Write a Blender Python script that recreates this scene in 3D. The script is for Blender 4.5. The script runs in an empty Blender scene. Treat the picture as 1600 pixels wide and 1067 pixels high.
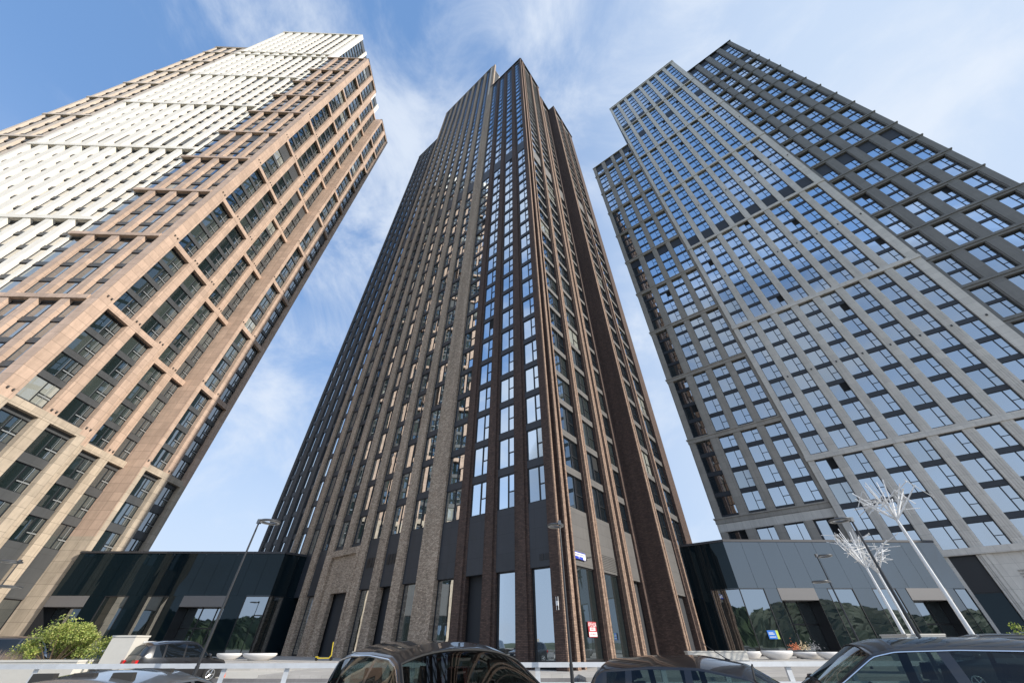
import bpy, bmesh, math, random
import numpy as np
from mathutils import Vector, Matrix
random.seed(7)
RAD = math.radians
sc = bpy.context.scene
col = sc.collection

# ---------------------------------------------------------------- camera
EH = 1.6
PITCH, ROLL, FPX = 0.7097, 0.00357, 547.9
cam = bpy.data.objects.new("camera", bpy.data.cameras.new("camera"))
col.objects.link(cam)
cam.data.sensor_width = 36.0
cam.data.lens = FPX / 1600.0 * 36.0
cam.data.clip_start = 0.1
cam.data.clip_end = 6000
cam.location = (0, 0, EH)
cam.rotation_euler = (Matrix.Rotation(math.pi / 2 + PITCH, 3, 'X') @ Matrix.Rotation(-ROLL, 3, 'Z')).to_euler()
sc.camera = cam

# ---------------------------------------------------------------- light
SUN_AZ, SUN_EL = RAD(-24.4), RAD(26.0)      # azimuth measured from +X towards +Y
w = bpy.data.worlds.new("World"); sc.world = w; w.use_nodes = True
nt = w.node_tree; nt.nodes.clear()
def N(tree, t, **k):
    n = tree.nodes.new(t)
    for a, b in k.items():
        if a == 'inp':
            for i, v in b.items(): n.inputs[i].default_value = v
        else: setattr(n, a, b)
    return n
L = nt.links.new
sky = N(nt, 'ShaderNodeTexSky', sky_type='NISHITA', sun_disc=False, sun_elevation=SUN_EL, altitude=150,
        sun_rotation=math.pi / 2 - SUN_AZ, air_density=1.0, dust_density=0.3, ozone_density=3.0)
tc = N(nt, 'ShaderNodeTexCoord')
sep = N(nt, 'ShaderNodeSeparateXYZ'); L(tc.outputs['Generated'], sep.inputs[0])
zz = N(nt, 'ShaderNodeMath', operation='ADD', inp={1: 0.16}); L(sep.outputs[2], zz.inputs[0])
zm = N(nt, 'ShaderNodeMath', operation='MAXIMUM', inp={1: 0.05}); L(zz.outputs[0], zm.inputs[0])
dx = N(nt, 'ShaderNodeMath', operation='DIVIDE'); L(sep.outputs[0], dx.inputs[0]); L(zm.outputs[0], dx.inputs[1])
dy = N(nt, 'ShaderNodeMath', operation='DIVIDE'); L(sep.outputs[1], dy.inputs[0]); L(zm.outputs[0], dy.inputs[1])
cb = N(nt, 'ShaderNodeCombineXYZ'); L(dx.outputs[0], cb.inputs[0]); L(dy.outputs[0], cb.inputs[1])
CLOUDMODE = 1
mp = N(nt, 'ShaderNodeMapping'); L(tc.outputs['Generated'] if CLOUDMODE else cb.outputs[0], mp.inputs[0])
mp.inputs['Rotation'].default_value = (0, 0, RAD(25)); mp.inputs['Scale'].default_value = (2.3, 1.9, 3.4)
mp.inputs['Location'].default_value = (5.2, 1.7, 3.0)
n1 = N(nt, 'ShaderNodeTexNoise', inp={'Scale': 1.5, 'Detail': 9, 'Roughness': 0.62, 'Distortion': 0.5}); L(mp.outputs[0], n1.inputs['Vector'])
n2 = N(nt, 'ShaderNodeTexNoise', inp={'Scale': 0.55, 'Detail': 3, 'Roughness': 0.5}); L(mp.outputs[0], n2.inputs['Vector'])
mul = N(nt, 'ShaderNodeMath', operation='MULTIPLY_ADD', inp={1: 0.55}); L(n2.outputs[0], mul.inputs[0])
m3 = N(nt, 'ShaderNodeMath', operation='MULTIPLY', inp={1: 0.6}); L(n1.outputs[0], m3.inputs[0]); L(m3.outputs[0], mul.inputs[2])
ramp = N(nt, 'ShaderNodeMapRange', interpolation_type='SMOOTHSTEP', inp={1: 0.505, 2: 0.735, 3: 0.0, 4: 0.85}); L(mul.outputs[0], ramp.inputs[0])
# thin high veil: everywhere a little, more towards the horizon and towards the sun's side
veil0 = N(nt, 'ShaderNodeMix', data_type='RGBA', inp={0: 0.6}); L(sky.outputs[0], veil0.inputs[6]); veil0.inputs[7].default_value = (1.15, 2.25, 4.4, 1)
vz = N(nt, 'ShaderNodeMapRange', interpolation_type='SMOOTHSTEP', inp={1: 0.0, 2: 0.72, 3: 0.95, 4: 0.0}); L(sep.outputs[2], vz.inputs[0])
vx = N(nt, 'ShaderNodeMapRange', interpolation_type='SMOOTHSTEP', inp={1: -0.15, 2: 0.62, 3: 0.0, 4: 0.9}); L(sep.outputs[0], vx.inputs[0])
va = N(nt, 'ShaderNodeMath', operation='MAXIMUM'); L(vz.outputs[0], va.inputs[0]); L(vx.outputs[0], va.inputs[1])
vb = N(nt, 'ShaderNodeMapRange', interpolation_type='SMOOTHSTEP', inp={1: 0.1, 2: -0.7, 3: 1.0, 4: 1.55}); L(sep.outputs[1], vb.inputs[0])
vcol = N(nt, 'ShaderNodeVectorMath', operation='SCALE'); vcol.inputs[0].default_value = (3.35, 4.0, 4.95); L(vb.outputs[0], vcol.inputs['Scale'])
veil = N(nt, 'ShaderNodeMix', data_type='RGBA'); L(vcol.outputs[0], veil.inputs[7]); L(va.outputs[0], veil.inputs[0]); L(veil0.outputs[2], veil.inputs[6])
mixc = N(nt, 'ShaderNodeMix', data_type='RGBA'); L(ramp.outputs[0], mixc.inputs[0])
L(veil.outputs[2], mixc.inputs[6]); mixc.inputs[7].default_value = (4.1, 4.5, 5.1, 1)
bg = N(nt, 'ShaderNodeBackground', inp={1: 0.13}); L(mixc.outputs[2], bg.inputs[0])
wo = N(nt, 'ShaderNodeOutputWorld'); L(bg.outputs[0], wo.inputs[0])

sd = bpy.data.lights.new("sun", 'SUN'); sd.energy = 3.6; sd.angle = RAD(0.53); sd.color = (1.0, 0.93, 0.83)
so = bpy.data.objects.new("sun", sd); col.objects.link(so)
SV = Vector((math.cos(SUN_AZ) * math.cos(SUN_EL), math.sin(SUN_AZ) * math.cos(SUN_EL), math.sin(SUN_EL)))
so.rotation_euler = SV.to_track_quat('Z', 'Y').to_euler(); so.location = SV * 100 + Vector((0, 0, 50))
sc.view_settings.view_transform = 'Standard'; sc.view_settings.look = 'None'
sc.view_settings.exposure = 0.6; sc.view_settings.gamma = 1.0
sc.render.engine = 'CYCLES'
sc.cycles.max_bounces = 7; sc.cycles.glossy_bounces = 4; sc.cycles.transparent_max_bounces = 10
sc.cycles.caustics_reflective = False; sc.cycles.caustics_refractive = False
sc.cycles.sample_clamp_indirect = 6.0

# ---------------------------------------------------------------- helpers
def pdir(x, y):
    """direction in the world seen at photo position x,y (used only to look up real places)"""
    X, Y = (x - 800) / FPX, -(y - 533.5) / FPX
    cr, sr = math.cos(ROLL), math.sin(ROLL)
    x0, y0 = X * cr + Y * sr, -X * sr + Y * cr
    return Vector((x0, math.cos(PITCH) - y0 * math.sin(PITCH), math.sin(PITCH) + y0 * math.cos(PITCH)))
def project(p):
    d = Vector(p) - Vector((0, 0, EH))
    z = d.y * math.cos(PITCH) + d.z * math.sin(PITCH); y = -d.y * math.sin(PITCH) + d.z * math.cos(PITCH)
    if z < 0.1: return None
    return 800 + FPX * d.x / z, 533.5 - FPX * y / z
def at(x, y, Y):
    r = pdir(x, y); t = Y / r.y
    return Vector((r.x * t, Y, r.z * t + EH))

class Mesh:
    def __init__(s): s.v = []; s.f = []; s.m = []
    def quad(s, a, b, c, d, mi=0):
        n = len(s.v); s.v += [tuple(a), tuple(b), tuple(c), tuple(d)]; s.f.append((n, n + 1, n + 2, n + 3)); s.m.append(mi)
    def poly(s, pts, mi=0):
        n = len(s.v); s.v += [tuple(p) for p in pts]; s.f.append(tuple(range(n, n + len(pts)))); s.m.append(mi)
    def hexa(s, c, mi=0):
        n = len(s.v); s.v += [tuple(p) for p in c]
        for f in ((0, 3, 2, 1), (4, 5, 6, 7), (0, 1, 5, 4), (1, 2, 6, 5), (2, 3, 7, 6), (3, 0, 4, 7)):
            s.f.append(tuple(n + i for i in f)); s.m.append(mi)
    def box(s, x0, x1, y0, y1, z0, z1, mi=0):
        s.hexa([(x0, y0, z0), (x1, y0, z0), (x1, y1, z0), (x0, y1, z0), (x0, y0, z1), (x1, y0, z1), (x1, y1, z1), (x0, y1, z1)], mi)
    def fbox(s, fr, a0, a1, d0, d1, z0, z1, mi=0):
        P = fr.P
        s.hexa([P(a0, d0, z0), P(a1, d0, z0), P(a1, d1, z0), P(a0, d1, z0), P(a0, d0, z1), P(a1, d0, z1), P(a1, d1, z1), P(a0, d1, z1)], mi)
    def tube(s, a, b, r0, r1=None, n=8, mi=0, caps=True):
        a, b = Vector(a), Vector(b); r1 = r0 if r1 is None else r1
        z = (b - a).normalized(); x = z.orthogonal().normalized(); y = z.cross(x); k = len(s.v)
        for p, r in ((a, r0), (b, r1)):
            for i in range(n):
                t = 2 * math.pi * i / n; s.v.append(tuple(p + (x * math.cos(t) + y * math.sin(t)) * r))
        for i in range(n):
            j = (i + 1) % n; s.f.append((k + i, k + j, k + n + j, k + n + i)); s.m.append(mi)
        if caps:
            s.f.append(tuple(k + n - 1 - i for i in range(n))); s.m.append(mi)
            s.f.append(tuple(k + n + i for i in range(n))); s.m.append(mi)
    def ring(s, c, R, r, hz=None, n=28, m=10, mi=0):
        hz = r if hz is None else hz; k = len(s.v)
        for i in range(n):
            t = 2 * math.pi * i / n
            for j in range(m):
                q = 2 * math.pi * j / m; rr = R + r * math.cos(q)
                s.v.append((c[0] + rr * math.cos(t), c[1] + rr * math.sin(t), c[2] + hz * math.sin(q)))
        for i in range(n):
            for j in range(m):
                i2, j2 = (i + 1) % n, (j + 1) % m
                s.f.append((k + i * m + j, k + i2 * m + j, k + i2 * m + j2, k + i * m + j2)); s.m.append(mi)
    def lathe(s, c, prof, n=32, sx=1, sy=1, mi=0):
        k = len(s.v)
        for r, z in prof:
            for i in range(n):
                t = 2 * math.pi * i / n; s.v.append((c[0] + r * sx * math.cos(t), c[1] + r * sy * math.sin(t), c[2] + z))
        for q in range(len(prof) - 1):
            for i in range(n):
                j = (i + 1) % n; s.f.append((k + q * n + i, k + q * n + j, k + (q + 1) * n + j, k + (q + 1) * n + i)); s.m.append(mi)
    def add(s, o):
        n = len(s.v); s.v += o.v; s.f += [tuple(n + i for i in f) for f in o.f]; s.m += o.m
    def build(s, name, mats, parent=None, smooth=False, kind=None, origin=None):
        me = bpy.data.meshes.new(name)
        V = s.v
        if parent is not None and parent.get('_o'):
            ox = parent['_o']; V = [(v[0] - ox[0], v[1] - ox[1], v[2] - ox[2]) for v in V]
        me.from_pydata(V, [], s.f)
        if not isinstance(mats, (list, tuple)): mats = [mats]
        for mm in mats: me.materials.append(mm)
        if len(mats) > 1: me.polygons.foreach_set('material_index', s.m)
        if smooth: me.polygons.foreach_set('use_smooth', [True] * len(s.f))
        me.update()
        o = bpy.data.objects.new(name, me); col.objects.link(o)
        if parent is not None: o.parent = parent
        if kind: o['kind'] = kind
        return o
def thing(name, label, cat, loc=(0, 0, 0), rz=0, group=None):
    o = bpy.data.objects.new(name, None); col.objects.link(o); o.location = loc; o.rotation_euler = (0, 0, rz)
    o.empty_display_size = 0.5; o['label'] = label; o['category'] = cat
    if group: o['group'] = group
    return o
def tag(o, label, cat, group=None):
    o['label'] = label; o['category'] = cat
    if group: o['group'] = group
    return o
def dup(root, loc, rz, label, scale=None):
    def cp(o, par):
        c = o.copy(); col.objects.link(c)
        if par is not None: c.parent = par
        for ch in list(o.children): cp(ch, c)
        return c
    r = cp(root, None); r.location = loc; r.rotation_euler = (0, 0, rz); r['label'] = label
    if scale: r.scale = scale
    return r

# ---------------------------------------------------------------- materials
def mat(name, base=(0.5, 0.5, 0.5), rough=0.7, metal=0.0, noise=0.0, nscale=3.0, bump=0.0, bscale=30.0, spec=0.5, emis=None):
    m = bpy.data.materials.new(name); m.use_nodes = True; t = m.node_tree; b = t.nodes['Principled BSDF']
    b.inputs['Base Color'].default_value = (*base, 1); b.inputs['Roughness'].default_value = rough; b.inputs['Metallic'].default_value = metal
    b.inputs['Specular IOR Level'].default_value = spec
    g = None
    if noise or bump: g = N(t, 'ShaderNodeNewGeometry')
    if noise:
        n = N(t, 'ShaderNodeTexNoise', inp={'Scale': nscale, 'Detail': 6, 'Roughness': 0.6}); t.links.new(g.outputs['Position'], n.inputs['Vector'])
        n_b = N(t, 'ShaderNodeTexNoise', inp={'Scale': nscale * 0.11, 'Detail': 3}); t.links.new(g.outputs['Position'], n_b.inputs['Vector'])
        ad = N(t, 'ShaderNodeMath', operation='ADD'); t.links.new(n.outputs[0], ad.inputs[0]); t.links.new(n_b.outputs[0], ad.inputs[1])
        mr = N(t, 'ShaderNodeMapRange', inp={1: 0.6, 2: 1.4, 3: 1 - noise, 4: 1 + noise}); t.links.new(ad.outputs[0], mr.inputs[0])
        mx = N(t, 'ShaderNodeVectorMath', operation='SCALE'); mx.inputs[0].default_value = base; t.links.new(mr.outputs[0], mx.inputs['Scale'])
        t.links.new(mx.outputs[0], b.inputs['Base Color'])
    if bump:
        n = N(t, 'ShaderNodeTexNoise', inp={'Scale': bscale, 'Detail': 4}); t.links.new(g.outputs['Position'], n.inputs['Vector'])
        bp = N(t, 'ShaderNodeBump', inp={'Strength': bump, 'Distance': 0.02}); t.links.new(n.outputs[0], bp.inputs['Height']); t.links.new(bp.outputs[0], b.inputs['Normal'])
    if emis:
        b.inputs['Emission Color'].default_value = (*emis[:3], 1); b.inputs['Emission Strength'].default_value = emis[3]
    return m
A_ANG, C_ANG = 2.47705, 0.03415
def wallcoord(t, ang):
    """coordinates on the walls of a building turned by ang: along the wall, up"""
    g = N(t, 'ShaderNodeNewGeometry')
    r = N(t, 'ShaderNodeVectorRotate', rotation_type='Z_AXIS'); r.inputs['Angle'].default_value = -ang
    t.links.new(g.outputs['Position'], r.inputs['Vector'])
    s = N(t, 'ShaderNodeSeparateXYZ'); t.links.new(r.outputs[0], s.inputs[0])
    a = N(t, 'ShaderNodeMath', operation='ADD'); t.links.new(s.outputs[0], a.inputs[0]); t.links.new(s.outputs[1], a.inputs[1])
    c = N(t, 'ShaderNodeCombineXYZ'); t.links.new(a.outputs[0], c.inputs[0]); t.links.new(s.outputs[2], c.inputs[1])
    return c, g
def brick(name, c1, c2, mortar, ang, bw=0.26, bh=0.085, rough=0.85, var=0.25, ms=0.012):
    m = bpy.data.materials.new(name); m.use_nodes = True; t = m.node_tree; b = t.nodes['Principled BSDF']
    b.inputs['Roughness'].default_value = rough
    c, g = wallcoord(t, ang)
    bt = N(t, 'ShaderNodeTexBrick', inp={'Color1': (*c1, 1), 'Color2': (*c2, 1), 'Mortar': (*mortar, 1), 'Scale': 1.0, 'Mortar Size': ms, 'Bias': 0.0, 'Brick Width': bw, 'Row Height': bh})
    t.links.new(c.outputs[0], bt.inputs['Vector'])
    n = N(t, 'ShaderNodeTexNoise', inp={'Scale': 6.0, 'Detail': 5, 'Roughness': 0.75}); t.links.new(g.outputs['Position'], n.inputs['Vector'])
    mr = N(t, 'ShaderNodeMapRange', inp={1: 0.3, 2: 0.7, 3: 1 - var, 4: 1 + var}); t.links.new(n.outputs[0], mr.inputs[0])
    sc_ = N(t, 'ShaderNodeVectorMath', operation='SCALE'); t.links.new(bt.outputs['Color'], sc_.inputs[0]); t.links.new(mr.outputs[0], sc_.inputs['Scale'])
    mps = N(t, 'ShaderNodeMapping'); mps.inputs['Scale'].default_value = (0.9, 0.9, 0.07); t.links.new(g.outputs['Position'], mps.inputs[0])
    ns = N(t, 'ShaderNodeTexNoise', inp={'Scale': 1.2, 'Detail': 5, 'Roughness': 0.65}); t.links.new(mps.outputs[0], ns.inputs['Vector'])
    ms_ = N(t, 'ShaderNodeMapRange', inp={1: 0.35, 2: 0.65, 3: 0.80, 4: 1.15}); t.links.new(ns.outputs[0], ms_.inputs[0])
    sc2 = N(t, 'ShaderNodeVectorMath', operation='SCALE'); t.links.new(sc_.outputs[0], sc2.inputs[0]); t.links.new(ms_.outputs[0], sc2.inputs['Scale'])
    t.links.new(sc2.outputs[0], b.inputs['Base Color'])
    bp = N(t, 'ShaderNodeBump', inp={'Strength': 0.5, 'Distance': 0.012}); t.links.new(bt.outputs['Fac'], bp.inputs['Height']); bp.invert = True
    t.links.new(bp.outputs[0], b.inputs['Normal'])
    return m
def panels(name, base, ang, pw, ph, joint=0.6, rough=0.6, var=0.06, ms=0.012, off=0.0):
    """cladding slabs with thin open joints"""
    m = bpy.data.materials.new(name); m.use_nodes = True; t = m.node_tree; b = t.nodes['Principled BSDF']
    b.inputs['Roughness'].default_value = rough
    c, g = wallcoord(t, ang)
    c1 = tuple(x * (1 - var) for x in base); c2 = tuple(min(1, x * (1 + var)) for x in base)
    bt = N(t, 'ShaderNodeTexBrick', offset=off, inp={'Color1': (*c1, 1), 'Color2': (*c2, 1), 'Mortar': (*[x * joint for x in base], 1), 'Scale': 1.0, 'Mortar Size': ms, 'Brick Width': pw, 'Row Height': ph})
    t.links.new(c.outputs[0], bt.inputs['Vector'])
    n = N(t, 'ShaderNodeTexNoise', inp={'Scale': 1.3, 'Detail': 6, 'Roughness': 0.7}); t.links.new(g.outputs['Position'], n.inputs['Vector'])
    mr = N(t, 'ShaderNodeMapRange', inp={1: 0.3, 2: 0.7, 3: 1 - var, 4: 1 + var}); t.links.new(n.outputs[0], mr.inputs[0])
    sc_ = N(t, 'ShaderNodeVectorMath', operation='SCALE'); t.links.new(bt.outputs['Color'], sc_.inputs[0]); t.links.new(mr.outputs[0], sc_.inputs['Scale'])
    mps = N(t, 'ShaderNodeMapping'); mps.inputs['Scale'].default_value = (1.1, 1.1, 0.09); t.links.new(g.outputs['Position'], mps.inputs[0])
    ns = N(t, 'ShaderNodeTexNoise', inp={'Scale': 1.4, 'Detail': 6, 'Roughness': 0.7}); t.links.new(mps.outputs[0], ns.inputs['Vector'])
    ms_ = N(t, 'ShaderNodeMapRange', inp={1: 0.35, 2: 0.6, 3: 1 - var * 1.6, 4: 1.02}); t.links.new(ns.outputs[0], ms_.inputs[0])
    sc2 = N(t, 'ShaderNodeVectorMath', operation='SCALE'); t.links.new(sc_.outputs[0], sc2.inputs[0]); t.links.new(ms_.outputs[0], sc2.inputs['Scale'])
    t.links.new(sc2.outputs[0], b.inputs['Base Color'])
    return m
def glass(name, body, refl, tint=(0.8, 0.88, 0.95), rough=0.015, f0=0.30, wav=0.06):
    """coated facade glass: dark room behind a partly mirroring pane"""
    m = bpy.data.materials.new(name); m.use_nodes = True; t = m.node_tree; t.nodes.clear()
    lw = N(t, 'ShaderNodeFresnel', inp={'IOR': 1.5})
    mr = N(t, 'ShaderNodeMapRange', inp={1: 0.04, 2: 0.7, 3: f0, 4: 0.88}); t.links.new(lw.outputs[0], mr.inputs[0])
    d = N(t, 'ShaderNodeBsdfDiffuse', inp={'Color': (*body, 1)})
    gl = N(t, 'ShaderNodeBsdfGlossy', inp={'Color': (*tint, 1), 'Roughness': rough})
    g = N(t, 'ShaderNodeNewGeometry')
    n = N(t, 'ShaderNodeTexNoise', inp={'Scale': 0.5, 'Detail': 2}); t.links.new(g.outputs['Position'], n.inputs['Vector'])
    bp = N(t, 'ShaderNodeBump', inp={'Strength': wav, 'Distance': 0.05}); t.links.new(n.outputs[0], bp.inputs['Height']); t.links.new(bp.outputs[0], gl.inputs['Normal'])
    mx = N(t, 'ShaderNodeMixShader'); t.links.new(mr.outputs[0], mx.inputs[0]); t.links.new(d.outputs[0], mx.inputs[1]); t.links.new(gl.outputs[0], mx.inputs[2])
    o = N(t, 'ShaderNodeOutputMaterial'); t.links.new(mx.outputs[0], o.inputs[0])
    return m
G_DARK = glass('window_glass', (0.010, 0.016, 0.020), 1, f0=0.46)
G_MID = glass('window_glass_room', (0.035, 0.045, 0.045), 1, f0=0.40)
G_BLIND = glass('window_glass_blind', (0.34, 0.35, 0.31), 1, f0=0.25)
G_OPEN = mat('dark_room', (0.012, 0.013, 0.014), 0.9)
G_SHOP = glass('shop_glass', (0.018, 0.024, 0.024), 1, f0=0.30)
GLASS = [G_DARK, G_MID, G_BLIND, G_OPEN]
# left tower glass mirrors less
GL_DARK = glass('window_glass_left', (0.014, 0.024, 0.024), 1, f0=0.30)
GL_MID = glass('window_glass_left_room', (0.05, 0.065, 0.06), 1, f0=0.25)
GF_DARK = glass('window_glass_fin_side', (0.03, 0.04, 0.04), 1, tint=(0.95, 0.95, 0.93), f0=0.62)
GLASS_F = [GF_DARK, GF_DARK, G_BLIND, G_OPEN]
GLASS_L = [GL_DARK, GL_MID, G_BLIND, G_OPEN]
M_FRAME = mat('window_frame_metal', (0.018, 0.021, 0.026), 0.45, 0.3)
M_SPAN = panels('dark_spandrel_metal', (0.030, 0.034, 0.042), A_ANG, 1.9, 1.4, 0.5, 0.5)
M_SPANL = panels('dark_spandrel_metal_left', (0.070, 0.074, 0.078), C_ANG, 2.4, 1.4, 0.6, 0.5)
M_GREYPANEL = panels('grey_metal_cladding', (0.115, 0.110, 0.105), A_ANG, 3.6, 0.9, 0.5, 0.55)
M_BROWNBRICK = brick('dark_brown_brick', (0.060, 0.037, 0.029), (0.125, 0.076, 0.058), (0.035, 0.026, 0.023), A_ANG)
M_RIBBRICK = brick('sandy_rib_brick', (0.22, 0.14, 0.10), (0.36, 0.25, 0.18), (0.14, 0.10, 0.08), A_ANG, var=0.35)
M_GREYBRICK = brick('speckled_grey_brick', (0.29, 0.215, 0.155), (0.58, 0.46, 0.35), (0.18, 0.145, 0.11), A_ANG, var=0.4)
M_FARBRICK = brick('charcoal_brick', (0.085, 0.085, 0.088), (0.13, 0.128, 0.128), (0.06, 0.06, 0.06), A_ANG)
M_GOLDBRICK = brick('tan_brick', (0.30, 0.22, 0.16), (0.50, 0.38, 0.28), (0.2, 0.16, 0.12), A_ANG)
M_STONE = panels('pale_grey_stone', (0.68, 0.63, 0.56), A_ANG, 1.2, 1.2, 0.6, 0.7)
M_STONEW = panels('warm_grey_stone', (0.39, 0.35, 0.30), A_ANG, 1.2, 1.2, 0.6, 0.7)
M_STONED = panels('dark_grey_stone', (0.215, 0.205, 0.19), A_ANG, 2.4, 3.6, 0.6, 0.7)
M_WHITE = panels('cream_white_concrete', (0.84, 0.78, 0.69), C_ANG, 1.2, 1.16, 0.8, 0.7, 0.03)
M_PINK = panels('terracotta_pink_stone', (0.53, 0.385, 0.295), C_ANG, 1.3, 1.16, 0.55, 0.7, 0.10, ms=0.02)
M_BEIGE = panels('beige_stone', (0.48, 0.40, 0.31), C_ANG, 1.3, 1.16, 0.55, 0.7, 0.12, ms=0.02)
M_TAN = panels('tan_concrete', (0.62, 0.52, 0.43), C_ANG, 1.2, 1.16, 0.8, 0.7, 0.04)
M_CAP = mat('roof_cap_metal', (0.06, 0.06, 0.065), 0.5, 0.4)
M_DARKWALL = mat('dark_core_wall', (0.03, 0.032, 0.036), 0.8)
M_BLACKGLASS = glass('black_cladding_glass', (0.010, 0.016, 0.020), 1, tint=(0.82, 0.85, 0.87), f0=0.15, wav=0.02)
M_BLACKGLASS2 = glass('black_cladding_glass_dark', (0.006, 0.012, 0.016), 1, tint=(0.5, 0.62, 0.68), f0=0.03, wav=0.01)
M_BLACK = mat('black_metal', (0.018, 0.018, 0.020), 0.45, 0.2)
M_POLE = mat('dark_pole_metal', (0.06, 0.062, 0.066), 0.35, 0.8)
M_WHITEPAINT = mat('white_paint', (0.80, 0.80, 0.79), 0.45, noise=0.03)
M_LAMPRING = mat('lamp_ring_metal', (0.16, 0.165, 0.17), 0.35, 0.8)
M_DIFF = mat('lamp_diffuser', (0.55, 0.55, 0.54), 0.5)

# ---------------------------------------------------------------- frames of reference of the walls
eU = Vector((math.cos(A_ANG), math.sin(A_ANG), 0)); eV = Vector((-math.cos(A_ANG + math.pi / 2), -math.sin(A_ANG + math.pi / 2), 0))
lX = Vector((math.cos(C_ANG), math.sin(C_ANG), 0)); lY = Vector((-math.sin(C_ANG), math.cos(C_ANG), 0))
class Frame:
    def __init__(s, o, a, n): s.o, s.a, s.n = Vector(o), Vector(a), Vector(n)
    def P(s, a, d, z): p = s.o + s.a * a + s.n * d; return (p.x, p.y, z)
def frV(v): return Frame(eV * v, eU, -eV)       # faces the street, runs along u
def frU(u): return Frame(eU * u, eV, -eU)       # right-hand faces, run along v
def frY(y): return Frame(lY * y, lX, -lY)
def frX(x): return Frame(lX * x, lY, lX)

class Win:
    def __init__(s, fr, a0, a1, z0, z1, d, flip, style=0, open_=0.02, blind=0.06, mid=0.3, rng=random):
        """one window: metal frame bars and its panes. flip puts the narrow opening lights at the low-a side"""
        s.fm, s.pm = Mesh(), Mesh()
        b = 0.075; F = s.fm; w_ = a1 - a0; h = z1 - z0; df = d + 0.07
        F.fbox(fr, a0, a0 + b, d - 0.04, df, z0, z1); F.fbox(fr, a1 - b, a1, d - 0.04, df, z0, z1)
        F.fbox(fr, a0 + b, a1 - b, d - 0.04, df, z0, z0 + b); F.fbox(fr, a0 + b, a1 - b, d - 0.04, df, z1 - b, z1)
        k = 0.62 if style != 2 else 0.56
        am = a0 + w_ * (1 - k) if flip else a0 + w_ * k
        F.fbox(fr, am - 0.05, am + 0.05, d - 0.04, df - 0.003, z0 + b, z1 - b)
        n0, n1 = (a0 + b, am - 0.05) if flip else (am + 0.05, a1 - b)
        m0, m1 = (am + 0.05, a1 - b) if flip else (a0 + b, am - 0.05)
        zm = z0 + h * 0.47
        if style == 1: zm = z0 + h * 0.36
        F.fbox(fr, n0, n1, d - 0.04, df - 0.006, zm - 0.035, zm + 0.035)
        if style == 2:      # railing light in front of the tall opening pane
            F.fbox(fr, n0, n1, d + 0.12, d + 0.16, z0 + h * 0.36, z0 + h * 0.40, 1)
            F.fbox(fr, (n0 + n1) / 2 - 0.02, (n0 + n1) / 2 + 0.02, d + 0.075, d + 0.11, z0 + b, z1 - b, 1)
        r = rng.random(); base = 2 if r < blind else (1 if r < blind + mid else 0)
        def pane(p0, p1, q0, q1, mi):
            t = [rng.uniform(-0.012, 0.012) for _ in range(2)]
            s.pm.quad(fr.P(p0, d + t[0], q0), fr.P(p1, d + t[1], q0), fr.P(p1, d + t[1] + t[0] * .5, q1), fr.P(p0, d + t[0] + t[0] * .5, q1), mi)
        pane(m0, m1, z0 + b, z1 - b, base)
        if rng.random() < open_: pane(n0, n1, zm + 0.035, z1 - b, 3)
        else: pane(n0, n1, zm + 0.035, z1 - b, base)
        pane(n0, n1, z0 + b, zm - 0.035, base)
        c = Vector(fr.P((a0 + a1) / 2, d, (z0 + z1) / 2)); s.c = c
        v = Vector((0, 0, EH)) - c; dist = v.length; pr = project(c)
        s.size = 0
        if pr and -10 < pr[0] < 1610 and -10 < pr[1] < 1000: s.size = w_ * h * max(0, fr.n.dot(v / dist)) / dist ** 2
def build_windows(wins, root, glassmats, fmats=None, n=99):
    fmats = fmats or [M_FRAME]
    wins.sort(key=lambda q: -q.size)
    for q in wins[:n]:
        f = q.fm.build('window', fmats, root); q.pm.build('pane', glassmats, f)
    F, P = Mesh(), Mesh()
    for q in wins[n:]: F.add(q.fm); P.add(q.pm)
    f = F.build('window', fmats, root, kind='stuff'); P.build('pane', glassmats, f)

def bay(root, wins, fr, a0, a1, zs, h, d, flip, zbot, ztop, spd=0.12, smat=None, blanks=(), style=0, blankmat=None, open_=0.02, blind=0.06, mid=0.3, name='infill_panel'):
    """one column of windows between two piers: recessed metal strip with spandrels and the windows set in it"""
    S = Mesh(); smat = smat or M_SPAN
    S.fbox(fr, a0, a1, d - 0.5, d - 0.06, zbot, ztop, 0)
    prev = zbot
    for i, z in enumerate(zs):
        if i in blanks: continue
        if z - prev > 0.02: S.fbox(fr, a0, a1, d - 0.05, d + spd, prev, z, 0)
        wins.append(Win(fr, a0, a1, z, z + h, d, flip, style, open_, blind, mid)); prev = z + h
    if ztop - prev > 0.02: S.fbox(fr, a0, a1, d - 0.05, d + spd, prev, ztop, 0)
    S.build(name, smat, root)
def frange(z, n, s): return [z + i * s for i in range(n)]
def caprow(root, fr, a0, a1, z, d=0.12, th=0.25, name='roof_edge', m=None, back=0.6):
    M = Mesh(); M.fbox(fr, a0, a1, -back, d, z, z + th); M.build(name, m or M_CAP, root)

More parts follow.
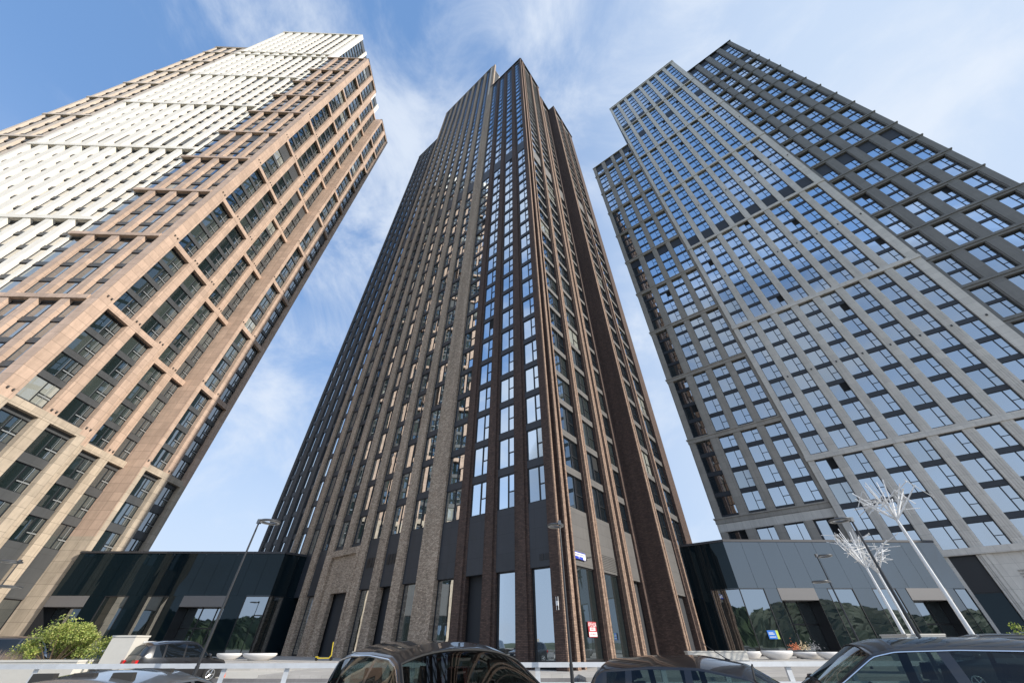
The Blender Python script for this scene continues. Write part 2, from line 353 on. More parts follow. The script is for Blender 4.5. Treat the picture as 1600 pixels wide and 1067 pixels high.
# ================================================================ ground
PLZ = 0.6
def pave_mat(name, base, bw, bh, joint=0.75, var=0.08, ang=0.0, rough=0.85):
    m = bpy.data.materials.new(name); m.use_nodes = True; t = m.node_tree; b = t.nodes['Principled BSDF']; b.inputs['Roughness'].default_value = rough
    g = N(t, 'ShaderNodeNewGeometry'); r = N(t, 'ShaderNodeVectorRotate', rotation_type='Z_AXIS'); r.inputs['Angle'].default_value = ang
    t.links.new(g.outputs['Position'], r.inputs['Vector'])
    bt = N(t, 'ShaderNodeTexBrick', inp={'Color1': (*[x * (1 - var) for x in base], 1), 'Color2': (*[x * (1 + var) for x in base], 1), 'Mortar': (*[x * joint for x in base], 1), 'Scale': 1.0, 'Mortar Size': 0.008, 'Brick Width': bw, 'Row Height': bh})
    t.links.new(r.outputs[0], bt.inputs['Vector'])
    n = N(t, 'ShaderNodeTexNoise', inp={'Scale': 0.7, 'Detail': 8, 'Roughness': 0.7}); t.links.new(g.outputs['Position'], n.inputs['Vector'])
    mr = N(t, 'ShaderNodeMapRange', inp={1: 0.3, 2: 0.7, 3: 0.85, 4: 1.12}); t.links.new(n.outputs[0], mr.inputs[0])
    s = N(t, 'ShaderNodeVectorMath', operation='SCALE'); t.links.new(bt.outputs['Color'], s.inputs[0]); t.links.new(mr.outputs[0], s.inputs['Scale'])
    t.links.new(s.outputs[0], b.inputs['Base Color'])
    return m
M_ASPH = mat('pale_parking_concrete', (0.30, 0.29, 0.27), 0.9, noise=0.18, nscale=6, bump=0.3, bscale=60)
M_PAVE = pave_mat('pale_paving', (0.46, 0.44, 0.41), 0.6, 0.3)
M_BLOCK = pave_mat('grey_block_paving', (0.27, 0.265, 0.255), 0.22, 0.11, 0.6, 0.15)
M_KERB = mat('granite_kerb', (0.21, 0.20, 0.20), 0.8, noise=0.2, nscale=14)
M_PALECON = mat('pale_concrete', (0.58, 0.56, 0.51), 0.8, noise=0.06, nscale=4)
M_GRASS = mat('far_land', (0.09, 0.11, 0.05), 0.95, noise=0.3, nscale=0.05)
g = Mesh(); g.quad((-4000, -4000, -0.02), (4000, -4000, -0.02), (4000, 4000, -0.02), (-4000, 4000, -0.02))
g.build('ground', M_GRASS, kind='structure')
g = Mesh(); g.quad((-110, -60, 0), (110, -60, 0), (110, 22.6, 0), (-110, 22.6, 0)); g.build('car_park', M_ASPH, kind='structure')
g = Mesh(); g.quad((-140, 22.6, 0.004), (140, 22.6, 0.004), (140, 33.2, 0.004), (-140, 33.2, 0.004)); g.build('access_road', M_BLOCK, kind='structure')
# raised plaza at the feet of the towers with two broad steps
g = Mesh(); g.box(-160, 160, 34.4, 150, -0.3, PLZ)
g.box(3.6, 150, 24.0, 34.4, -0.3, 0.3); g.box(-14, 3.6, 26.5, 34.4, -0.3, 0.3)
g.build('plaza_pavement', M_PAVE, kind='structure')
g = Mesh()
pts = [(-60 + i * 1.5, 31.6 + 0.0 * i) for i in range(0, 20)]
arc = [(-31 + i * 1.2, 31.8 - 5.5 * (1 / (1 + math.exp(-(i - 8) * 0.55)))) for i in range(0, 16)]
line = [(-110, 31.8), (-60, 31.8)] + arc + [(-5, 26.2), (3.5, 26.2), (3.5, 23.8), (60, 23.8)]
for (x0, y0), (x1, y1) in zip(line, line[1:]):
    d = Vector((x1 - x0, y1 - y0, 0)).normalized() * 0.001; n_ = Vector((-d.y, d.x, 0)).normalized() * 0.15
    g.hexa([(x0, y0, -0.1), (x1, y1, -0.1), (x1 + n_.x, y1 + n_.y, -0.1), (x0 + n_.x, y0 + n_.y, -0.1), (x0, y0, 0.16), (x1, y1, 0.16), (x1 + n_.x, y1 + n_.y, 0.16), (x0 + n_.x, y0 + n_.y, 0.16)])
g.build('kerb', M_KERB, kind='structure')
g = Mesh()
for (x0, y0), (x1, y1) in zip(line, line[1:]):
    g.quad((x0, y0 + 0.15, 0.15), (x1, y1 + 0.15, 0.15), (x1, 34.4, 0.15), (x0, 34.4, 0.15))
g.build('footpath', M_PALECON, kind='structure')

# ================================================================ centre tower
ct = thing('tower_block', 'tall middle residential tower of dark brown and speckled grey brick piers', 'tower', eU * 20 + eV * 30, 0)
ct.location = (0, 0, 0)
CW = []
V0, U0 = 24.7, 15.2
FH, FZ = 3.555, 10.3
# solid cores
M = Mesh(); fr = frV(V0)
def core(Mh, u0, u1, v0, v1, z1, z0=-0.3):
    P = lambda u, v, z: tuple((eU * u + eV * v)[:2]) + (z,)
    Mh.hexa([P(u0, v0, z0), P(u1, v0, z0), P(u1, v1, z0), P(u0, v1, z0), P(u0, v0, z1), P(u1, v0, z1), P(u1, v1, z1), P(u0, v1, z1)])
core(M, U0 + 0.9, 29.4, V0 + 0.9, 35.6, 157.6); core(M, U0 + 0.92, 29.4, 35.6, 54, 147.6)
core(M, 29.41, 57.8, V0 + 0.85, 50, 189.5); core(M, 57.81, 71.4, V0 + 1.9, 48, 164.6)
core(M, 13.9, 20, 42.0, 54.0, 147.7)
M.build('wall', M_DARKWALL, ct)
# --- street face, dark brown part
def pier_step(root, fr, a0, a1, z0, z1, m, d=0.0, step=0.18, depth=0.62, name='pier'):
    P = Mesh(); P.fbox(fr, a0, a1, -depth, d - step, z0, z1); P.fbox(fr, a0 + 0.28, a1 - 0.28, d - step, d, z0, z1)
    return P.build(name, m, root)
bays_d = [(16.0, 17.85), (19.3, 21.2), (22.6, 24.45), (25.85, 28.0)]
for a, b in ((17.85, 19.3), (21.2, 22.6), (24.45, 25.85)): pier_step(ct, fr, a, b, 0, 157.6, M_BROWNBRICK)
zs = frange(FZ, 41, FH)
for i, (a, b) in enumerate(bays_d):
    bay(ct, CW, fr, a, b, zs, 2.9, -0.32, True, 5.8, 157.4, blanks=(20,), open_=0.03)
# corner pier stepped on both streets
P = Mesh()
core(P, U0 + 0.0, 16.0, V0 + 0.0, 25.1, 158.0, 0); core(P, U0 + 0.36, 15.99, 25.1, 25.75, 158.0, 0); core(P, U0 + 0.02, 15.98, 25.75, 26.2, 158, 0)
core(P, U0 + 0.36, 15.97, 26.2, 26.85, 158, 0); core(P, U0 + 0.1, 15.96, 26.85, 27.15, 158, 0)
n6 = len(P.f); core(P, U0 - 0.05, U0 + 0.02, V0 + 0.08, V0 + 0.3, 157.9, 0); core(P, U0 - 0.12, U0 + 0.05, 25.77, 26.16, 157.9, 0); core(P, U0 + 0.02, U0 + 0.12, 26.88, 27.1, 157.9, 0)
P.m[n6:] = [1] * (len(P.f) - n6)
P.build('pier', [M_BROWNBRICK, M_RIBBRICK], ct)
caprow(ct, fr, U0 - 0.05, 29.35, 157.7, 0.2)
# --- street face, grey brick part
gw = [31.55 + 3.47 * k for k in range(8)]
edges = [28.0]
pier = Mesh(); pier.fbox(fr, 28.0, 29.75, -0.6, 0.04, 0, 190.0); pier.build('pier', M_GREYBRICK, ct)
prev = 29.75
for k, c in enumerate(gw):
    a, b = c - 1.05, c + 1.05
    if k in (3, 4):   # the two bays over the brick porch start higher
        zb, zl = 9.9, zs
    else: zb, zl = 5.8, zs
    bay(ct, CW, fr, a, b, frange(FZ, 50, FH), 2.9, -0.22, True, zb, 189.3, blanks=(20,), open_=0.02, mid=0.35)
    if k: 
        q = Mesh(); q.fbox(fr, prev, a, -0.6, 0.12, 9.7 if k == 4 else 0, 189.6)
        m_ = M_GOLDBRICK if k in (6,) else M_GREYBRICK
        q.build('pier', M_GREYBRICK, ct)
    else:
        q = Mesh(); q.fbox(fr, prev, a, -0.6, 0.02, 0, 189.6); q.build('pier', M_GREYBRICK, ct)
    prev = b
q = Mesh(); q.fbox(fr, prev, 58.0, -0.9, 0.12, 0, 189.6); q.build('pier', M_GREYBRICK, ct)
caprow(ct, fr, 29.35, 58.05, 189.6, 0.25, m=M_STONE)
# porch of brick with a sunk panel and doorway
q = Mesh()
A0, A1 = gw[3] - 0.98, gw[4] + 0.98
q.fbox(fr, A0 - 0.2, A1 + 0.2, -0.55, 0.2, 9.25, 9.9)                       # head
q.fbox(fr, A0 - 0.2, A0 + 0.25, -0.55, 0.2, 0, 9.25)
q.fbox(fr, A1 - 0.15, A1 + 0.2, -0.55, 0.2, 0, 9.25)
q.fbox(fr, A0 + 0.25, A1 - 0.15, -0.55, -0.1, 5.75, 9.25)
q.fbox(fr, A0 + 3.9, A1 - 0.15, -0.55, -0.1, 0, 5.75)
q.build('porch_wall', M_GREYBRICK, ct)
d = Mesh(); d.fbox(fr, A0 + 0.25, A0 + 3.9, -1.6, -1.5, 0, 5.75); d.fbox(fr, A0 + 0.3, A0 + 0.45, -1.49, -1.35, 0, 5.7); d.fbox(fr, A0 + 2.0, A0 + 2.15, -1.49, -1.35, 0, 5.7)
d.fbox(fr, A0 + 0.25, A0 + 3.9, -1.5, -1.35, 2.9, 3.1); dd = d.build('door', M_BLACK, ct)
d = Mesh(); d.fbox(fr, A0 + 0.5, A0 + 1.95, -1.5, -1.45, 0.7, 2.8); d.fbox(fr, A0 + 2.2, A0 + 3.7, -1.5, -1.45, 0.7, 2.8); d.build('pane', G_SHOP, dd)
# ground floor between the piers: shop windows, black doorways, metal panels
def shop(root, fr, a0, a1, z0, z1, d, kind='glass', m=None):
    if kind == 'glass':
        f = Mesh(); f.fbox(fr, a0, a1, d - 0.1, d + 0.05, z1 - 0.1, z1); f.fbox(fr, a0, a0 + 0.08, d - 0.1, d + 0.05, z0, z1 - 0.1); f.fbox(fr, a1 - 0.08, a1, d - 0.1, d + 0.05, z0, z1 - 0.1)
        f.fbox(fr, a0 + 0.08, a1 - 0.08, d - 0.1, d + 0.05, z0, z0 + 0.15)
        o = f.build('shop_window', M_BLACK, root); p = Mesh(); p.quad(fr.P(a0, d, z0), fr.P(a1, d, z0), fr.P(a1, d, z1), fr.P(a0, d, z1)); p.build('pane', m or G_SHOP, o)
    else:
        f = Mesh(); f.fbox(fr, a0, a1, d - 1.2, d - 1.1, z0, z1); f.fbox(fr, (a0 + a1) / 2 - 0.05, (a0 + a1) / 2 + 0.05, d - 1.1, d - 1.02, z0, z1)
        f.fbox(fr, a0, a1, d - 1.1, d - 1.0, z0 + 2.4, z0 + 2.55)
        f.tube(fr.P((a0 + a1) / 2 + 0.2, d - 0.95, z0 + 0.8), fr.P((a0 + a1) / 2 + 0.2, d - 0.95, z0 + 1.6), 0.02)
        f.build('door', M_BLACK, root)
for (a, b), k in zip(bays_d, ('glass', 'glass', 'door', 'glass')): shop(ct, fr, a, b, PLZ, 5.8, -0.45, k, glass('shop_glass_clear', (0.02, 0.03, 0.035), 1, f0=0.45))
for k, c in enumerate(gw):
    if k in (3, 4): continue
    shop(ct, fr, c - 0.98, c + 0.98, PLZ, 5.8, -0.4, 'door' if k in (1, 6) else 'glass')
# ventilation grilles in the dark panels
for c in (gw[2], gw[1]):
    q = Mesh()
    for i in range(3): q.fbox(fr, c - 0.7 + i * 0.48, c - 0.3 + i * 0.48, -0.14, -0.07, 7.6, 8.5)
    q.build('grille', M_BLACK, ct)
q = Mesh(); q.fbox(fr, 16.1, 16.5, -0.25, -0.17, 6.2, 6.6); q.fbox(fr, 16.6, 17.0, -0.25, -0.17, 6.2, 6.6); q.build('grille', M_BLACK, ct)
# side of the grey part above the roof of the dark part
fs = frU(29.4)
q = Mesh(); q.fbox(fs, V0 - 0.1, V0 + 0.95, -0.6, 0.02, 150, 189.6); q.fbox(fs, 28.9, 29.7, -0.6, 0.02, 157, 189.6); q.fbox(fs, 33.0, 34.0, -0.6, 0.02, 157, 189.6); q.fbox(fs, 37.5, 50, -0.6, 0.02, 157, 189.6)
q.build('wall', M_STONE, ct)
for a, b in ((25.65, 28.9), (29.7, 33.0), (34.0, 37.5)):
    bay(ct, CW, fs, a, b, frange(159.6, 8, FH), 2.9, -0.35, False, 157, 189.4, smat=M_GREYPANEL)
caprow(ct, fs, V0, 50, 189.6, 0.15, m=M_STONE)
# --- far charcoal part
ff = frV(V0 + 0.9)
prev = 58.0
for k in range(4):
    c = 60.5 + 3.15 * k
    bay(ct, CW, ff, c - 0.85, c + 0.85, frange(FZ, 43, FH), 2.9, -0.15, True, 5.8, 164, smat=M_SPAN)
    q = Mesh(); q.fbox(ff, prev, c - 0.85, -0.9, 0.1, 0, 164.4); q.build('pier', M_FARBRICK, ct); prev = c + 0.85
q = Mesh(); q.fbox(ff, prev, 71.8, -0.9, 0.1, 0, 164.4); q.build('pier', M_FARBRICK, ct)
caprow(ct, ff, 58.05, 71.9, 164.4, 0.2)
# --- right-hand face
fu = frU(U0)
for (a, b, zt) in ((27.15, 30.45, 157.4), (31.5, 34.9, 157.4), (37.3, 40.4, 147.4)):
    n = 41 if zt > 150 else 38
    bay(ct, CW, fu, a, b, frange(FZ, n, FH), 2.9, -0.55 if a < 36 else -0.75, False, 6.1, zt, smat=M_GREYPANEL, spd=0.2, blanks=(20,), open_=0.03, mid=0.4)
def pier_gold(a0, a1, z1):
    q = Mesh(); w3 = (a1 - a0)
    q.fbox(fu, a0, a1, -0.75, -0.12, 0, z1); q.fbox(fu, a0 + w3 * .14, a0 + w3 * .46, -0.12, 0.12, 0, z1, 1); q.fbox(fu, a1 - w3 * .26, a1, -0.12, 0.02, 0, z1, 1)
    q.build('pier', [M_BROWNBRICK, M_RIBBRICK], ct)
pier_gold(30.45, 31.5, 157.6); pier_gold(34.9, 35.9, 157.6); pier_gold(36.2, 37.3, 147.6)
q = Mesh(); q.fbox(fu, 35.9, 36.2, -0.75, -0.3, 0, 147.6); q.fbox(fu, 40.4, 41.4, -0.85, -0.35, 0, 147.6); q.build('pier', M_BROWNBRICK, ct)
caprow(ct, fu, V0 + 0.01, 36.0, 157.65, 0.25); caprow(ct, fu, 36.0, 41.4, 147.6, 0.2)
shop(ct, fu, 27.15, 30.45, PLZ, 6.1, -0.5); shop(ct, fu, 31.5, 34.9, PLZ, 6.1, -0.5); shop(ct, fu, 37.3, 40.4, PLZ, 6.1, -0.5, 'door')
q = Mesh()
for i in range(9): q.fbox(fu, 31.5, 34.9, -0.349, -0.31, 6.3 + i * 0.13, 6.36 + i * 0.13)
q.build('grille', M_GREYPANEL, ct)
q = Mesh(); core(q, 13.2, 17, 41.4, 42.0, 147.8, 0); q.build('wall', M_BROWNBRICK, ct)
fb = frU(13.2)
for (a, b) in ((42.9, 46.3), (47.9, 51.6)):
    bay(ct, CW, fb, a, b, frange(FZ, 38, FH), 2.9, -0.55, False, 5.2, 147.5, smat=M_GREYPANEL, spd=0.2, blanks=(20,), mid=0.4)
    shop(ct, fb, a, b, PLZ, 5.2, -0.7, 'door')
q = Mesh(); q.fbox(fb, 41.41, 42.1, -0.7, 0.0, 0, 147.8); q.fbox(fb, 42.1, 42.9, -0.7, -0.25, 0, 147.8); q.fbox(fb, 42.3, 42.6, -0.25, 0.02, 0, 147.8, 1); q.fbox(fb, 41.45, 41.95, 0.0, 0.06, 0, 147.7, 1); q.build('pier', [M_BROWNBRICK, M_RIBBRICK], ct)
q = Mesh(); q.fbox(fb, 46.3, 47.9, -0.7, -0.2, 0, 147.8); q.fbox(fb, 46.7, 47.1, -0.2, 0.08, 0, 147.8, 1); q.build('pier', [M_BROWNBRICK, M_RIBBRICK], ct)
q = Mesh(); q.fbox(fb, 51.6, 54.3, -0.7, -0.1, 0, 147.8); q.build('pier', M_BROWNBRICK, ct)
caprow(ct, fb, 41.3, 54.4, 147.85, 0.2); caprow(ct, frV(41.4), 13.1, 16.0, 147.83, 0.1, back=0.3)
build_windows(CW, ct, GLASS)

# ================================================================ right tower
rt = thing('tower_block', 'right residential tower of pale stone bays with a darker grey wing and grid slab', 'tower')
RW = []
VR = 72.5; fr = frV(VR)
RH = 3.58
M = Mesh()
core(M, -33.05, -3.1, VR + 0.7, VR + 24, 195.0); core(M, -3.09, 13.0, VR + 1.0, VR + 22, 154.2); core(M, -49.5, -33.06, VR + 1.9, VR + 26, 177.2)
M.build('wall', M_DARKWALL, rt)
zb0 = 23.9; WB = [zb0 + 28.64 * k for k in range(6)]; 
def r_floors(): 
    out = [9.85 + 3.52 * i for i in range(4)]
    for k in range(6): out += [WB[k] + 0.55 + RH * i for i in range(8)]
    return out
zr = r_floors()
for k in range(8):
    a0, a1 = -(6.42 + 3.62 * k), -(3.98 + 3.62 * k)
    bl = {4 + 16, 4 + 47, 4 + 40}
    if k % 3 == 1: bl.add(4 + 36)
    bay(rt, RW, fr, a0, a1, zr, 2.92, -0.4, True, 9.7, 195.0, blanks=bl, open_=0.035, mid=0.15, blind=0.02)
    q = Mesh(); p0, p1 = a0 - 1.18, a0
    if k == 7: p0 = -33.1
    q.fbox(fr, p0, p1, -0.6, 0.0, 0, 195.2)
    if k < 7:
        for j in range(4):
            c = p0 + 0.2 + j * 0.26; q.fbox(fr, c - 0.09, c + 0.09, 0.0, 0.05, 9.8, 81)
    q.build('pier', M_STONE, rt)
q = Mesh(); q.fbox(fr, -3.98, -3.1, -0.9, 0.0, 0, 195.2); q.build('pier', M_STONE, rt)
for z in WB + [195.2 - 0.9]:
    q = Mesh(); q.fbox(fr, -33.2, -3.0, -0.3, 0.16, z - 0.45, z + 0.02); q.fbox(fr, -33.2, -3.0, -0.3, 0.08, z + 0.02, z + 0.42); q.build('cornice', M_STONE, rt)
caprow(rt, fr, -33.2, -3.0, 195.2, 0.2, m=M_STONE)
# wing
fw = frV(VR + 0.5)
wz = [17.5 + 14.32 * k for k in range(10)]
wf = []
for z in wz: wf += [z + 0.55 + RH * i for i in range(4)]
wf = [z for z in wf if z < 150.5]
prev = 13.1
for i, (a0, a1) in enumerate(((9.25, 11.95), (5.15, 7.75), (1.2, 3.85), (-2.6, 0.0))):
    bay(rt, RW, fw, a0, a1, wf, 2.92, -0.45, True, 15.4, 154, blanks={19, 38}, open_=0.05, mid=0.15, blind=0.02)
    RW.append(Win(fw, a0, a1, 10.3, 15.4, -0.45, True, 0, 0.5, 0, 0.3)); q = Mesh(); q.fbox(fw, a0, a1, -0.7, -0.46, 8, 15.4); q.build('infill_panel', M_SPAN, rt)
    q = Mesh(); q.fbox(fw, a1, prev, -0.7, 0.0, 0, 154.2); q.fbox(fw, a1 + 0.18, prev - 0.18, 0.0, 0.05, 12, 153.6); q.build('pier', M_STONEW, rt); prev = a0
q = Mesh(); q.fbox(fw, -3.1, prev, -0.7, 0.0, 0, 154.2); q.build('pier', M_STONEW, rt)
for z in [k for k in wz if k < 150]:
    q = Mesh(); q.fbox(fw, -3.09, 13.2, -0.4, 0.12, z - 0.75, z - 0.05); q.fbox(fw, -3.09, 13.35, -0.4, 0.24, z - 0.05, z + 0.15); q.build('cornice', M_STONEW, rt)
q = Mesh(); q.fbox(fw, -3.09, 13.12, -0.5, 0.06, 15.5, 16.7); q.build('cornice', M_STONE, rt)
caprow(rt, fw, -3.1, 13.2, 154.2, 0.2, m=M_STONEW)
# grid slab behind
fg = frV(VR + 1.0)
gb = [153.1 - 7.25 * k for k in range(21)]
gf = []
for z in reversed(gb): gf += [z + 0.6, z + 0.6 + 3.2]
gf = [z for z in gf if z < 152] + [153.9, 156.9] + [160.6 + 3.4 * i for i in range(5)]
prev = -33.0
for i in range(4):
    a1 = -(33.9 + 4.04 * i); a0 = a1 - 2.62
    bl = {len(gf) - 1, len(gf) - 6}
    idx = min(range(len(gf)), key=lambda j: abs(gf[j] - (84.0))); bl.add(idx)
    bay(rt, RW, fg, a0, a1, gf, 2.75, -0.55, True, 0, 177, blanks=bl, open_=0.03, mid=0.15, blind=0.03)
    q = Mesh(); q.fbox(fg, a1, prev, -0.8, 0.0, 0, 177.2); q.fbox(fg, a1 - 0.16, a1, -0.5, -0.12, 0, 177.2); q.fbox(fg, a0, a0 + 0.16, -0.5, -0.12, 0, 177.2); q.build('pier', M_STONED, rt); prev = a0
q = Mesh(); q.fbox(fg, -49.6, prev, -0.8, 0.0, 0, 177.2); q.build('pier', M_STONED, rt)
for z in gb + [159.8]:
    if z < 5: continue
    q = Mesh(); q.fbox(fg, -49.6, -33.05, -0.5, 0.03, z - 0.55, z + 0.45); q.fbox(fg, -49.85, -33.05, -0.5, 0.2, z - 0.12, z + 0.12); q.build('cornice', M_STONED, rt)
caprow(rt, fg, -49.8, -33.0, 177.2, 0.3)
# base of the pale part: black recess, stone wall, louvre
q = Mesh(); q.fbox(fr, -33.1, -3.0, -0.5, 0.35, 9.5, 10.2); q.build('cornice', M_STONE, rt)
q = Mesh(); q.fbox(fr, -33.0, -14.9, -0.6, -0.05, 0, 9.5); q.fbox(fr, -14.9, -13.9, -0.6, 0.1, 0, 9.5); q.fbox(fr, -14.6, -14.45, 0.1, 0.16, 0, 9.5); q.fbox(fr, -14.2, -14.05, 0.1, 0.16, 0, 9.5); q.build('wall', M_STONE, rt)
q = Mesh(); q.fbox(fr, -13.9, -11.2, -0.6, -0.3, 5.9, 9.5); q.build('infill_panel', M_BLACK, rt)
shop(rt, fr, -13.9, -11.2, PLZ, 5.9, -0.4, m=M_BLACKGLASS2)
q = Mesh()
for i in range(5): q.fbox(fr, -18.8, -16.0, -0.04, 0.02 - 0.0, 6.4 + i * 0.3, 6.55 + i * 0.3)
q.build('louvre', M_STONEW, rt)
q = Mesh(); q.fbox(fr, -11.2, -10.6, -0.5, 0.1, 0, 9.5); q.build('pier', M_STONE, rt)
for k in range(8):
    for z in WB[:4]:
        c_ = -(6.42 + 3.62 * k) - 0.58
        if k == 7: c_ = -32.5
        q = Mesh(); q.fbox(fr, c_ - 0.1, c_ + 0.1, 0.05, 0.2, z + 14.2, z + 14.45); q.build('facade_light', mat('facade_spot_r', (0.05, 0.05, 0.05), 0.5) if k == 0 and z == WB[0] else bpy.data.materials['facade_spot_r'], rt)
build_windows(RW, rt, GLASS)

# ================================================================ left tower
lt = thing('tower_block', 'left residential tower with cream white fins and terracotta pink stone grid', 'tower')
LW = []
S_ = 3.2; LH = 3.48
M_STEEL = mat('brushed_steel_bar', (0.34, 0.36, 0.37), 0.5, 0.3)
M = Mesh()
def lcore(Mh, x0, x1, y0, y1, z1, z0=-0.3):
    P = lambda x, y, z: tuple((lX * x + lY * y)[:2]) + (z,)
    Mh.hexa([P(x0, y0, z0), P(x1, y0, z0), P(x1, y1, z0), P(x0, y1, z0), P(x0, y0, z1), P(x1, y0, z1), P(x1, y1, z1), P(x0, y1, z1)])
lcore(M, -100.2, -67.2, 33.2, 60, 208.4); lcore(M, -65.69, -52.1, 33.1, 42.1, 164); lcore(M, -65.69, -54.6, 42.11, 60, 164); lcore(M, -54.59, -52.1, 51.6, 60.2, 164); lcore(M, -115, -100.21, 34.5, 60, 180)
M.build('wall', M_DARKWALL, lt)
fl = frY(32.0)
LWF = []
LWB = []
band0 = 21.05; bands = [band0 + 13.92 * k for k in range(0, 10)]
bf = [10.4, 13.95, 17.5]
for b_ in bands: bf += [b_ + 0.75 + 3.33 * i for i in range(4)]
bf = [z for z in bf if z < 160.5]
tech = min(range(len(bf)), key=lambda j: abs(bf[j] - 86.5))
# brown front
fins = [-62.5, -58.85, -55.05]
FW = 0.54
prev = -65.6
for c in fins + [-51.2]:
    right = c - FW if c != -51.2 else -52.5
    left = prev
    bay(lt, LWB, fl, left, right, bf, 2.6, -0.28, False, 5.5, 163.6, smat=M_SPANL, spd=0.14, blanks={tech}, open_=0.0, mid=0.2, blind=0.03)
    prev = c + FW
for c in fins:
    q = Mesh(); q.fbox(fl, c - FW, c + FW, -1.2, 0.3, 21, 163.9); q.build('pier', M_PINK, lt)
    q = Mesh(); q.fbox(fl, c - FW, c + FW, -1.2, 0.3, 0, 21); q.build('pier', M_BEIGE, lt)
for z in bands + [163.6]:
    q = Mesh(); q.fbox(fl, -65.9, -52.5, -0.7, 0.42, z - 0.32, z + 0.38); q.build('band', M_PINK, lt)
# white front: ten fins, the left five bays narrow and deep
wz_ = [25.6 + 27.9 * k for k in range(6)]           # band heights
wfz = []
for z in wz_: wfz += [z + 0.75 + 3.40 * i for i in range(8)]
wfz = [z for z in wfz if z < 169] + [171 + 3.45 * i for i in range(11)]
wfz = [z for z in wfz if z < 205]
pitch = 3.465
for k in range(10):
    xr = -65.65 - pitch * k; xl = xr - pitch
    if k < 5: a0, a1, fd = xl + 0.55, xr - 0.55, 0.75
    else: a0, a1, fd = xl + 0.8, xr - 0.8, 0.95
    bl = {j for j, z in enumerate(wfz) if abs(z - 85.5) < 1.8 or abs(z - 135.0) < 1.8 or z > 202 or abs(z - 171) < 1.8}
    bay(lt, LWF, fl, a0, a1, wfz, 2.6, -fd + 0.05, False, 5, 208.3, smat=M_SPANL, spd=0.18 if k < 5 else 0.42, blanks=bl, open_=0.0)
    q = Mesh(); q.fbox(fl, a1, xr + (0.55 if k < 5 else 0.8) if k else xr, -1.2, 0.0, 0, 208.6); q.build('pier', M_WHITE, lt)
q = Mesh(); q.fbox(fl, -100.3, -65.65 - pitch * 9 - pitch + 0.8, -1.2, 0.0, 0, 208.6); q.build('pier', M_WHITE, lt)
for z in wz_ + [169.3, 208.0]:
    q = Mesh(); q.fbox(fl, -100.35, -65.95, -0.8, 0.12, z - 0.4, z + 0.5); q.build('band', M_WHITE, lt)
caprow(lt, fl, -100.4, -65.6, 208.6, 0.15, m=M_WHITE)
# white side above the brown roof
fx = frX(-65.6)
q = Mesh(); q.fbox(fx, 31.9, 33.4, -1.2, 0.05, 160, 208.6); q.fbox(fx, 37.8, 38.9, -1.0, 0.05, 160, 208.6); q.fbox(fx, 43.2, 60.2, -1.0, 0.05, 160, 172); q.fbox(fx, 43.2, 44.3, -1.0, 0.05, 172, 208.6); q.fbox(fx, 58.6, 60.2, -1.0, 0.05, 172, 208.6)
q.fbox(fx, 48.5, 49.6, -1.0, 0.05, 172, 208.6); q.fbox(fx, 53.6, 54.7, -1.0, 0.05, 172, 208.6); q.build('wall', M_WHITE, lt)
for a, b in ((33.4, 37.8), (38.9, 43.2), (44.3, 48.5), (49.6, 53.6), (54.7, 58.6)):
    bay(lt, LW, fx, a, b, [171 + 3.45 * i for i in range(10)], 2.7, -0.5, False, 164, 208.3, smat=M_SPANL, spd=0.2)
# brown right-hand faces
def lface(fx, piers, wbs, y0, y1, dw, ztop=164.2, dark=False):
    for a, b in wbs:
        bay(lt, LW, fx, a, b, bf, 2.62, dw, False, 5.5, ztop - 0.6, smat=M_SPANL, spd=0.16, blanks={tech}, style=2, open_=0.0, mid=0.3, blind=0.05)
        shop(lt, fx, a, b, PLZ, 5.5, dw)
    for a, b in piers:
        q = Mesh(); q.fbox(fx, a, b, dw - 0.3, 0.0, 21, ztop); q.build('pier', M_PINK, lt)
        q = Mesh(); q.fbox(fx, a, b, dw - 0.3, 0.0, 0, 21); q.build('pier', M_BEIGE, lt)
    for z in bands + [7.1, ztop - 0.3]:
        if z < 20: continue
        q = Mesh(); q.fbox(fx, y0, y1, dw - 0.2, 0.03, z - 0.4, z + 0.45); q.build('band', M_PINK if z > 22 else M_BEIGE, lt)
f1 = frX(-51.2)
lface(f1, [(31.7, 33.3), (36.6, 37.9), (41.2, 42.2)], [(33.3, 36.6), (37.9, 41.2)], 33.3, 41.2, -0.7)
f2 = frX(-53.8)
lface(f2, [(42.2, 45.0), (47.7, 48.9)], [(45.0, 47.7), (48.9, 51.4)], 45.0, 51.4, -0.6)
lface(f1, [(51.5, 52.2), (55.4, 56.7), (59.5, 60.5)], [(52.2, 55.4), (56.7, 59.5)], 52.2, 59.5, -0.7)
q = Mesh(); lcore(q, -54.5, -51.25, 51.45, 51.9, 164.2, 12); q.build('wall', M_PINK, lt)
q = Mesh(); lcore(q, -54.5, -51.25, 51.45, 51.9, 12, 0); q.build('wall', M_BEIGE, lt)
caprow(lt, f1, 31.7, 42.2, 164.2, 0.1, m=M_CAP); caprow(lt, f1, 51.4, 60.5, 164.2, 0.1); caprow(lt, fl, -65.6, -51.1, 163.98, 0.32)
# corner pier
q = Mesh(); lcore(q, -52.5, -51.21, 31.69, 33.0, 164.1, 21); q.build('pier', M_PINK, lt)
q = Mesh(); lcore(q, -52.5, -51.21, 31.69, 33.0, 21, 0); q.build('pier', M_BEIGE, lt)
